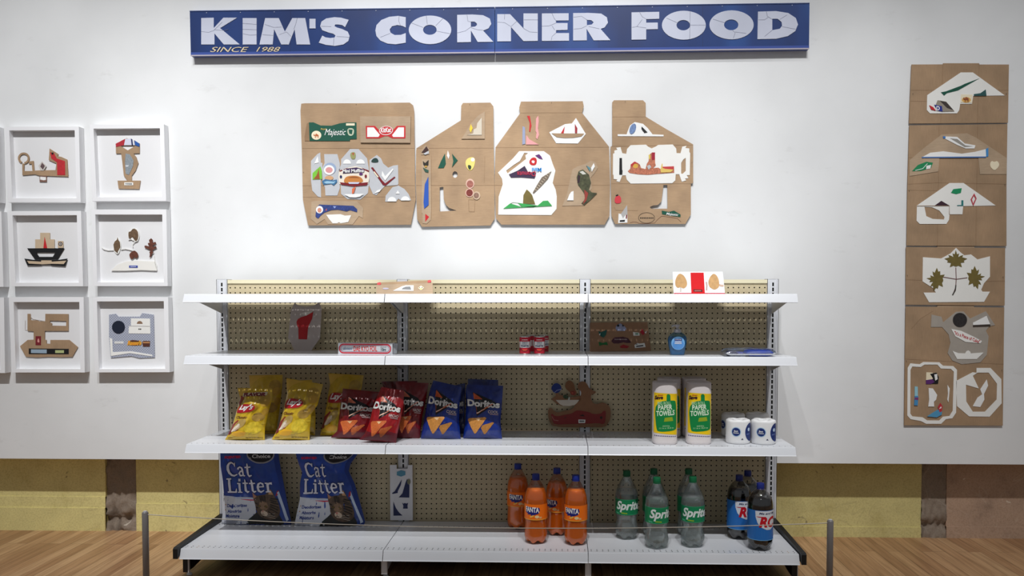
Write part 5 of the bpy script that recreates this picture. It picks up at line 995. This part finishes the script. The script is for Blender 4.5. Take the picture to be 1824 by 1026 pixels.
# ================================================================== bags
def pl_at(pts, v):
    ls = [0]
    for a, b_ in zip(pts, pts[1:]): ls.append(ls[-1]+math.hypot(b_[0]-a[0], b_[1]-a[1]))
    s_ = v*ls[-1]
    for i in range(len(pts)-1):
        if s_ <= ls[i+1]+1e-9:
            k = (s_-ls[i])/max(1e-9, ls[i+1]-ls[i]); return (pts[i][0]+(pts[i+1][0]-pts[i][0])*k, pts[i][1]+(pts[i+1][1]-pts[i][1])*k)
    return pts[-1]
def bag(name, label, cat, group, z0, Ls, Rs, lean_, T, m, art, seed, yb=None, wr=.0062, Tb=None, edge=.055, gp=None, top=None):
    """Ls, Rs: left and right edge in the photograph, bottom to top; unprojected onto the plane the bag stands in"""
    by = max(Ls[0][1], Rs[0][1]); bx = (Ls[0][0]+Rs[0][0])/2
    if yb is None: yb = atz(bx, by, z0).y
    p0 = Vector((bx*0, yb, z0)); d = Vector((0, lean_, .27)).normalized(); n = Vector((1, 0, 0)).cross(d)
    if n.y > 0: n = -n
    Tb = T if Tb is None else Tb
    def S(u, v, side=1, dd=0.0):
        uu, vv = min(1, max(0, u)), min(1, max(0, v))
        a, c = atp(*pl_at(Ls, vv), p0, n), atp(*pl_at(Rs, vv), p0, n); p = a.lerp(c, uu)
        if top: p += d*(top(uu)*vv**6)
        f = (1-abs(2*uu-1)**2.4)**.75
        g = gp(vv) if gp else min(1, vv/.16)**.6*min(1, (1-vv)/.30)**.8*(1.08-.25*vv)
        s1 = noise.noise(Vector((uu*3.2+seed, vv*4.2, seed*1.7)))*1.5+noise.noise(Vector((uu*9+vv*3+seed, vv*7-uu*4, seed)))*.8+noise.noise(Vector((uu*22, vv*15+seed, seed)))*.35
        env = .25+.75*min(1, 4*vv*(1-vv)+.2)
        e2 = min(1, vv/.04)*min(1, (1-vv)/.04)
        b_ = (T if side > 0 else Tb)*f*g + wr*s1*env*e2*(1 if side > 0 else .6)*min(1, 6*uu*(1-uu)+.15)
        if side > 0: b_ = max(b_, .0006)
        else: b_ = max(b_, .0002)
        q_ = p+n*(side*b_+dd)
        if q_.z < z0+.0008: q_.z = z0+.0008
        if q_.y > -.004: q_.y = -.004+dd*-.2
        return q_
    c = (S(0, 0)+S(1, 0))/2; c.z = z0
    t = thing(name, label, cat, c, group)
    b = MB(); nu, nv = 44, 64
    gf = [S(i/nu, j/nv, 1) for j in range(nv+1) for i in range(nu+1)]; gb = [S(i/nu, j/nv, -1) for j in range(nv+1) for i in range(nu+1)]
    fs = [(j*(nu+1)+i, j*(nu+1)+i+1, (j+1)*(nu+1)+i+1, (j+1)*(nu+1)+i) for j in range(nv) for i in range(nu)]
    b.mesh(gf, fs, m); b.mesh(gb, [tuple(reversed(q_)) for q_ in fs], m)
    rim = [i for i in range(nu+1)]+[j*(nu+1)+nu for j in range(1, nv+1)]+[nv*(nu+1)+i for i in range(nu-1, -1, -1)]+[j*(nu+1) for j in range(nv-1, 0, -1)]
    k = len(rim); b.mesh([gf[i] for i in rim]+[gb[i] for i in rim], [(i, (i+1) % k, k+(i+1) % k, k+i) for i in range(k)], m)
    b.build('filled_bag', t, 'all')
    def mf(x, y, dd=0):
        # interpolate on the same grid as the mesh so the print lies on it
        X, Y = min(nu-1e-6, max(0, x*nu)), min(nv-1e-6, max(0, y*nv)); i, j = int(X), int(Y); fx, fy = X-i, Y-j
        a_, b2, c2, d2 = gf[j*(nu+1)+i], gf[j*(nu+1)+i+1], gf[(j+1)*(nu+1)+i+1], gf[(j+1)*(nu+1)+i]
        nn = (b2-a_).cross(d2-a_); nn = nn.normalized() if nn.length > 1e-12 else n
        if nn.dot(n) < 0: nn = -nn
        return a_*(1-fx)*(1-fy)+b2*fx*(1-fy)+c2*fx*fy+d2*(1-fx)*fy+nn*(.0006+dd)
    if art:
        b = MB(); art(b, mf); b.build('printed_front', t, 'all')
    return t
BS = (1/22, 1/32)
def foil(c, var=.12): return mat(c, .30, coat=.5, var=var, scale=26, bump=.45)
YB_, YDK, POT = foil((198, 164, 30)), mat((168, 126, 28), .4), mat((176, 148, 84), .45, var=.15, scale=60)
def pts_uv(l): return l
def lays(b, mf, flavor=False):
    sh = lambda l, m, d=.0004: shape(b, l, mf, m, d, BS)
    sh([(.0,.80),(.25,.93),(.50,.99),(.0,.99)], mat((214, 176, 70), .4)); sh(ell(.80,.82,.17,.10,22), mat((178, 144, 52), .4, var=.12, scale=60)); sh(ell(.86,.72,.12,.07,20), mat((190, 150, 54), .4), .0006)
    sh(ell(.78,.45,.17,.085,20), mat((160, 128, 58), .4, var=.12, scale=60)); sh(ell(.92,.55,.08,.07,18), mat((176, 138, 48), .4), .0006)
    sh([(.0,.30),(.04,.16),(.30,.20),(.34,.30),(.20,.40)], mat((140, 44, 40), .4), .0005); sh(ell(.30,.31,.20,.085,24,rot=20), POT, .0008)
    sh(ell(.20,.25,.13,.045,18,rot=35), mat((222, 208, 188), .45), .001); sh(ell(.26,.235,.10,.025,16,rot=35), mat((190, 168, 140), .45), .0012)
    sh(ell(.36,.13,.22,.055,20), mat((224, 168, 40), .4), .0006); sh(ell(.72,.24,.23,.12,24), mat((206, 180, 50), .35, var=.18, scale=90), .0005)
    for k in range(7): sh(ell(.58+.06*k%.4, .12+.035*k, .055, .02, 12, rot=30*k), mat((208, 178, 48), .35), .0009)
    sh([(.0,.155),(.05,.10),(.12,.14),(.05,.24)], mat((110, 30, 34), .4), .001)
    sh(ell(.36,.615,.34,.095,30,rot=3), YDK, .0006)
    sh(smooth_loop([(.05,.55),(.10,.665),(.22,.70),(.50,.685),(.62,.665),(.64,.60),(.52,.545),(.25,.53),(.08,.53)], 2), mat((168, 20, 34), .35), .0012)
    txt(b, "Lay's", mf, .12, .555, .58, .685, mat((236, 232, 228), .35), .0022, bold=.035, shear=.35, slope=.02, step=BS)
    txt(b, 'Classic', mf, .10, .425, .48, .47, mat((110, 66, 30), .4), .0014, bold=.03, shear=.2, step=BS)
    txt(b, 'NET WT 8 OZ (226.8 g)', mf, .55, .035, .96, .06, mat((96, 74, 30), .4), .0012, bold=.03, step=BS); sh([(.06,.035),(.2,.035),(.2,.055),(.06,.055)], mat((150, 116, 30), .4))
    if flavor:
        sh([(.12,.83),(.86,.87),(.88,.93),(.16,.90)], mat((214, 200, 170), .4), .0012); txt(b, 'FLAVOR', mf, .16, .835, .82, .905, mat((120, 30, 44), .35), .002, bold=.06, shear=.2, slope=.02, step=BS)
        sh([(.02,.72),(.10,.66),(.16,.82),(.06,.86)], mat((150, 60, 40), .4), .0008)
def dor(chipc, edgec, low, sub):
    def art(b, mf):
        sh = lambda l, m, d=.0004: shape(b, l, mf, m, d, BS)
        if low: sh([(0,.0),(1,.0),(1,.17),(.7,.22),(.4,.15),(0,.20)], mat(low, .4), .0003)
        sh([(.20,.86),(.34,.42),(.86,.66),(.74,.72)], mat((14, 10, 14), .4), .0006)
        sh(stroke([(.46,.735),(.22,.84),(.24,.735)], [.012,.02,.012]), mat(edgec, .35), .001)
        sh(stroke([(.30,.60),(.335,.47),(.76,.655)], [.012,.026,.014]), mat(edgec, .35), .0026); sh(stroke([(.335,.475),(.56,.565)], [.018,.006]), mat((236, 214, 190), .35), .0028)
        txt(b, 'Doritos', mf, .05, .60, .94, .73, mat((222, 220, 216), .35), .0022, bold=.045, slope=-.03, step=BS, outline=mat((12, 10, 14), .4), ow=.035)
        c1, c2 = mat(chipc, .5, var=.22, scale=220), mat(tuple(int(v*.86) for v in chipc), .5, var=.22, scale=220)
        sh([(.09,.345),(.12,.375),(.58,.405),(.615,.385),(.335,.10),(.295,.095)], c1, .0012); sh([(.47,.20),(.50,.25),(.79,.315),(.82,.30),(.59,.095),(.55,.09)], c2, .001)
        sh([(.30,.375),(.46,.385),(.40,.33)], mat((240, 200, 150), .5), .0016)
        txt(b, sub, mf, .64, .48, .92, .535, mat((196, 180, 176), .4), .0012, bold=.03, slope=-.03, step=BS); sh([(.70,.455),(.92,.445),(.92,.46),(.70,.47)], mat((180, 150, 150), .4), .001)
    return art
z1 = ZM(390, 655, 7.33); z2 = ZM(570, 655, 7.33); z3_ = ZM(740, 655, 7.33)
def zp(f, *l): return [f(*p) for p in l]
GL = 'yellow potato chip bags on the third shelf'; GD = 'tortilla chip bags on the third shelf'
bag('chip_bag', 'yellow potato chip bag standing behind the FLAVOR one at far left', 'chip bag', GL, Z3, zp(z1, (470,870),(440,600),(410,300),(395,100)), zp(z1, (745,862),(790,560),(825,250),(835,92)), .035, .032, YB_, lays, 2.3)
bag('chip_bag', 'yellow potato chip bag with FLAVOR banner, front left at the end of the shelf', 'chip bag', GL, Z3, zp(z1, (78,942),(170,780),(245,520),(280,400),(242,262)), zp(z1, (597,945),(600,780),(640,600),(690,420),(700,270)), .035, .038, YB_, lambda b, m: lays(b, m, True), 4.1)
bag('chip_bag', 'yellow potato chip bag peeking out behind the second front one', 'chip bag', GL, Z3, zp(z1, (860,885),(880,600),(930,300),(960,172)), zp(z1, (1255,880),(1262,640),(1240,330),(1215,158)), .035, .026, YB_, lays, 9.4)
bag('chip_bag', 'yellow potato chip bag, second from the left in the front row', 'chip bag', GL, Z3, zp(z1, (688,940),(780,780),(835,580),(890,330),(882,135)), zp(z1, (1182,945),(1190,760),(1205,610),(1290,480),(1360,215)), .045, .038, YB_, lays, 6.7)
bag('chip_bag', 'yellow potato chip bag farthest right, partly behind the red bag', 'chip bag', GL, Z3, zp(z2, (0,884),(60,640),(110,330),(135,210),(108,70)), zp(z2, (400,890),(470,600),(530,330),(572,100)), .03, .034, YB_, lays, 11.2)
RF = foil((116, 12, 22), .2); RA = dor((206, 104, 50), (214, 120, 90), (96, 22, 34), 'NACHO')
bag('chip_bag', 'shade-darkened red tortilla chip bag crumpled behind the two middle red bags', 'chip bag', GD, Z3, zp(z2, (760,880),(820,500),(850,300),(800,180)), zp(z2, (1230,880),(1240,560),(1250,300),(1272,172)), .03, .018, foil((104, 12, 24), .3), None, 3.3, yb=-.085, wr=.007)  # darker red foil carries the shade of the back row
bag('chip_bag', 'dark red tortilla chip bag at the right end of the red ones', 'chip bag', GD, Z3, zp(z2, (960,915),(1000,700),(1020,450),(1010,290),(985,180)), zp(z2, (1300,922),(1335,640),(1385,400),(1418,200)), .035, .032, RF, RA, 5.9)
bag('chip_bag', 'dark red tortilla chip bag at the left end of the red ones', 'chip bag', GD, Z3, zp(z2, (140,912),(225,830),(255,600),(275,420),(300,272)), zp(z2, (620,930),(680,760),(720,560),(760,440),(800,320)), .04, .036, RF, RA, 7.7)
bag('chip_bag', 'bright red tortilla chip bag farthest forward, tilted left over its neighbours', 'chip bag', GD, Z3, zp(z2, (512,940),(590,860),(650,700),(690,520),(800,250)), zp(z2, (992,980),(1010,860),(1060,640),(1090,480),(1100,300)), .05, .038, foil((150, 16, 24), .2), RA, 9.9)
BF = foil((14, 42, 124), .25); BA = dor((206, 140, 66), (214, 96, 50), None, 'COOL')
bag('chip_bag', 'shade-darkened blue tortilla chip bag seen in the gap between the two front blue bags', 'chip bag', GD, Z3, zp(z3_, (330,905),(350,600),(380,260)), zp(z3_, (640,905),(640,560),(650,200)), .02, .016, foil((14, 34, 104), .3), BA, 2.9, yb=-.10)  # foil colour lowered for the shade between the front bags
bag('chip_bag', 'shade-darkened blue tortilla chip bag standing behind the right front blue bag', 'chip bag', GD, Z3, zp(z3_, (690,900),(690,600),(685,145)), zp(z3_, (1080,900),(1085,560),(1080,160)), .02, .018, foil((14, 34, 104), .3), None, 8.8, yb=-.10)  # darker blue foil paints in the shade behind the front bag
bag('chip_bag', 'blue tortilla chip bag, left one of the two in front', 'chip bag', GD, Z3, zp(z3_, (70,925),(120,640),(165,400),(200,260),(235,165)), zp(z3_, (590,930),(570,700),(575,480),(605,250)), .035, .034, BF, BA, 12.5)
bag('chip_bag', 'blue tortilla chip bag, rightmost on the third shelf', 'chip bag', GD, Z3, zp(z3_, (622,920),(650,700),(665,480),(655,300),(672,220)), zp(z3_, (1130,928),(1110,700),(1130,450),(1145,236)), .035, .034, BF, BA, 14.1)
# ---- cat litter
LB = mat((18, 62, 150), .32, coat=.4, var=.3, scale=8, bump=.3); LW = mat((206, 208, 216), .4)  # colour variation of the blue paints lighter highlight patches on the bag
FUR = mat((92, 74, 60), .7, var=.35, scale=60); FUR2 = mat((136, 108, 84), .7, var=.2, scale=60); FDK = mat((34, 28, 26), .7)
SER = {
 'C': (.90, [([(.80,.76),(.70,.90),(.50,.98),(.28,.90),(.14,.70),(.11,.48),(.17,.24),(.34,.07),(.56,.02),(.84,.14)], [.05,.08,.10,.15,.19,.21,.19,.13,.10,.05]), ([(.82,.98),(.80,.70)], [.05,.05])]),
 'a': (.68, [([(.09,.50),(.14,.60),(.28,.67),(.42,.60),(.46,.48),(.46,.14),(.52,.03),(.64,.06)], [.12,.10,.08,.12,.15,.15,.10,.04]), ([(.44,.40),(.24,.34),(.13,.20),(.20,.05),(.36,.05),(.46,.16)], [.06,.10,.15,.13,.07,.05])]),
 't': (.56, [([(.25,.92),(.25,.60),(.25,.14),(.34,.03),(.52,.08)], [.06,.15,.16,.12,.05]), ([(.04,.65),(.50,.65)], [.07,.07])]),
 'L': (.86, [([(.24,.0),(.24,.98)], [.19,.19]), ([(.04,.95),(.44,.95)], [.07,.07]), ([(.04,.04),(.80,.04)], [.08,.08]), ([(.76,.04),(.82,.30)], [.14,.04])]),
 'i': (.42, [([(.22,.0),(.22,.66)], [.17,.17]), ([(.04,.64),(.22,.64)], [.06,.06]), ([(.03,.03),(.41,.03)], [.06,.06]), ([(.13,.86),(.31,.86)], [.15,.15])]),
 'e': (.68, [([(.12,.38),(.58,.38)], [.06,.06]), ([(.57,.38),(.52,.58),(.36,.67),(.20,.60),(.11,.38),(.16,.14),(.34,.02),(.60,.14)], [.12,.12,.07,.12,.17,.15,.10,.04])]),
 'r': (.58, [([(.22,.0),(.22,.66)], [.17,.17]), ([(.04,.64),(.22,.64)], [.06,.06]), ([(.03,.03),(.41,.03)], [.06,.06]), ([(.24,.46),(.36,.62),(.54,.60)], [.05,.10,.15])]),
}
def serif(b, s, mf, x, y, w, h, step):
    LW_, LO = mat((222, 222, 232), .4), mat((12, 30, 90), .4)
    for g in s:
        adv, st = SER[g]
        for pts, ws in st:
            P = [(x+px*w, y+py*h) for px, py in pts]
            shape(b, stroke(P, [v*w*.9+.020 for v in ws]), mf, LO, .0014, step)
        for k, (pts, ws) in enumerate(st):
            P = [(x+px*w, y+py*h) for px, py in pts]
            shape(b, stroke(P, [v*w*.9+.004 for v in ws]), mf, LW_, .0024, step)
        x += adv*w
def litter(b, mf, side=True):
    LS = (1/22, 1/32); sh = lambda l, m, d=.0004: shape(b, l, mf, m, d, LS)
    sh([(0,.0),(.48,.0),(.60,.18),(.66,.38),(.0,.415),(.0,.2)], LW, .0004); sh([(.62,.0),(.34,.0),(.40,.12),(.55,.22),(.72,.20),(.80,.0)], mat((26, 40, 40), .45), .0008)
    sh(stroke([(.02,.41),(.18,.40),(.35,.378),(.54,.372)], [.008,.014,.014,.016]), mat((190, 200, 224), .4), .0008); sh(stroke([(.28,.372),(.42,.358),(.55,.362)], [.004,.014,.012]), mat((206, 30, 60), .4), .001)
    # tabby cat
    sh(smooth_loop([(.42,.0),(.40,.08),(.50,.20),(.62,.24),(.84,.22),(.93,.0)], 1), mat((38, 36, 34), .6), .001)
    sh(smooth_loop([(.50,.33),(.48,.45),(.55,.41),(.62,.425),(.70,.425),(.78,.50),(.82,.42),(.87,.32),(.88,.18),(.80,.12),(.68,.11),(.58,.145),(.52,.21)], 1), FUR, .0016)
    sh([(.50,.38),(.485,.455),(.55,.405)], mat((170, 124, 104), .6), .002); sh([(.74,.43),(.78,.49),(.81,.42)], mat((196, 150, 110), .6), .002)
    sh(smooth_loop([(.56,.32),(.64,.36),(.70,.33),(.72,.26),(.66,.22),(.58,.24)], 1), FUR2, .002); sh(smooth_loop([(.58,.215),(.64,.235),(.71,.20),(.68,.155),(.60,.165)], 1), mat((206, 184, 160), .6), .0026)
    for x0, y0, x1_, y1_ in ((.60,.415,.61,.33),(.64,.42,.645,.34),(.68,.415,.675,.33),(.74,.36,.84,.33),(.74,.30,.86,.26),(.73,.25,.84,.19),(.55,.31,.51,.33),(.55,.26,.515,.27),(.62,.42,.625,.345),(.66,.42,.66,.335),(.76,.38,.87,.36),(.75,.33,.865,.30),(.74,.275,.85,.225),(.71,.22,.80,.15)): sh(stroke([(x0, y0), (x1_, y1_)], .011), FDK, .0032)
    for x, y in ((.57,.285),(.68,.275)): sh(ell(x, y, .024, .014, 12, rot=-15), mat((20, 16, 14)), .0034); sh(ell(x, y, .014, .009, 10), mat((170, 140, 60), .3), .0038); sh(ell(x, y, .005, .008, 8), mat((8, 8, 8)), .0042)
    sh([(.60,.225),(.645,.225),(.622,.20)], mat((190, 110, 100), .5), .0036); sh(stroke([(.622,.20),(.622,.18),(.60,.172)], .006), FDK, .0036); sh(stroke([(.622,.18),(.65,.172)], .006), FDK, .0036)
    for k in range(3): sh(stroke([(.66,.19-.012*k),(.80,.185-.03*k)], .003), mat((200, 190, 176)), .0036)
    # lettering
    serif(b, 'Cat', mf, .10, .655, .20, .175, LS); serif(b, 'Litter', mf, .07, .455, .205, .175, LS)
    txt(b, 'SCENTED', mf, .08, .875, .36, .905, mat((206, 30, 70), .4), .0012, bold=.05, shear=.15, slope=.015, step=LS)
    sh(ell(.70,.935,.235,.125,30,180,360), mat((140, 140, 146), .35), .0008); sh(ell(.70,.94,.215,.112,30,180,360), mat((16, 16, 22), .35), .0012)
    txt(b, 'Best', mf, .63, .935, .82, .985, mat((206, 206, 206), .4), .0018, bold=.02, step=LS); txt(b, 'Choice', mf, .56, .88, .86, .925, mat((206, 206, 206), .4), .0018, bold=.02, step=LS)
    LBL = mat((44, 64, 140), .4)
    for s_, x0, x1_, y in (('Deodorizes', .07, .37, .275), ('Absorbs', .08, .29, .205), ('Moisture', .06, .27, .145)): txt(b, s_, mf, x0, y, x1_, y+.040, LBL, .0014, bold=.03, slope=-.012, step=LS)
    for y in (.305, .24): sh(ell(.045, y, .009, .007, 8), mat((190, 130, 70)), .0014)
    for k in range(4): sh([(.04,.095-.02*k),(.25-.02*k,.090-.02*k),(.25-.02*k,.101-.02*k),(.04,.106-.02*k)], mat((120, 124, 140)), .0012)
    sh([(.93,.0),(1,.0),(1,.99),(.90,.99),(.93,.5)], mat((14, 46, 120), .4), .0005); sh([(.86,.44),(.90,.46),(.975,.10),(.94,.08)], mat((186, 200, 220), .4), .0009); sh([(.84,.40),(.87,.46),(.90,.47),(.885,.42)], mat((170, 30, 60), .4), .0012)
z4_ = ZM(385, 795, 6.414); z5_ = ZM(515, 795, 6.414)
gl = lambda v: min(1, v/.06)**.5*min(1, (1-v)/.10)**.6
GCL = 'blue cat litter bags on the base deck'
bag('cat_litter_bag', 'blue and white cat litter bag against the left end upright', 'cat litter', GCL, ZD, zp(z4_, (66,944),(60,900),(78,750),(95,600),(78,400),(52,220),(46,20)), zp(z4_, (850,925),(862,880),(830,720),(790,520),(752,320),(722,160),(705,20)), .010, .012, LB, litter, 3.7, yb=-.088, Tb=.075, gp=gl, wr=.010)
bag('cat_litter_bag', 'blue and white cat litter bag with pinched waist, right of the other litter bag', 'cat litter', GCL, ZD, zp(z5_, (60,968),(62,900),(90,760),(125,600),(125,420),(150,300),(110,200),(60,30)), zp(z5_, (830,955),(870,860),(810,640),(750,430),(680,280),(700,200),(790,80),(800,30)), .010, .014, LB, litter, 5.1, yb=-.102, Tb=.075, gp=gl, wr=.010)
b = MB(); A = lean(-.10, -.09, ZD, .2)(z5_); b.prism([(795,935),(850,910),(895,925),(840,985)], A, .002, mat((206, 200, 190))); tag(b.build('torn_paper_scrap'), 'small white torn paper scrap at the foot of the right cat litter bag', 'paper scrap')
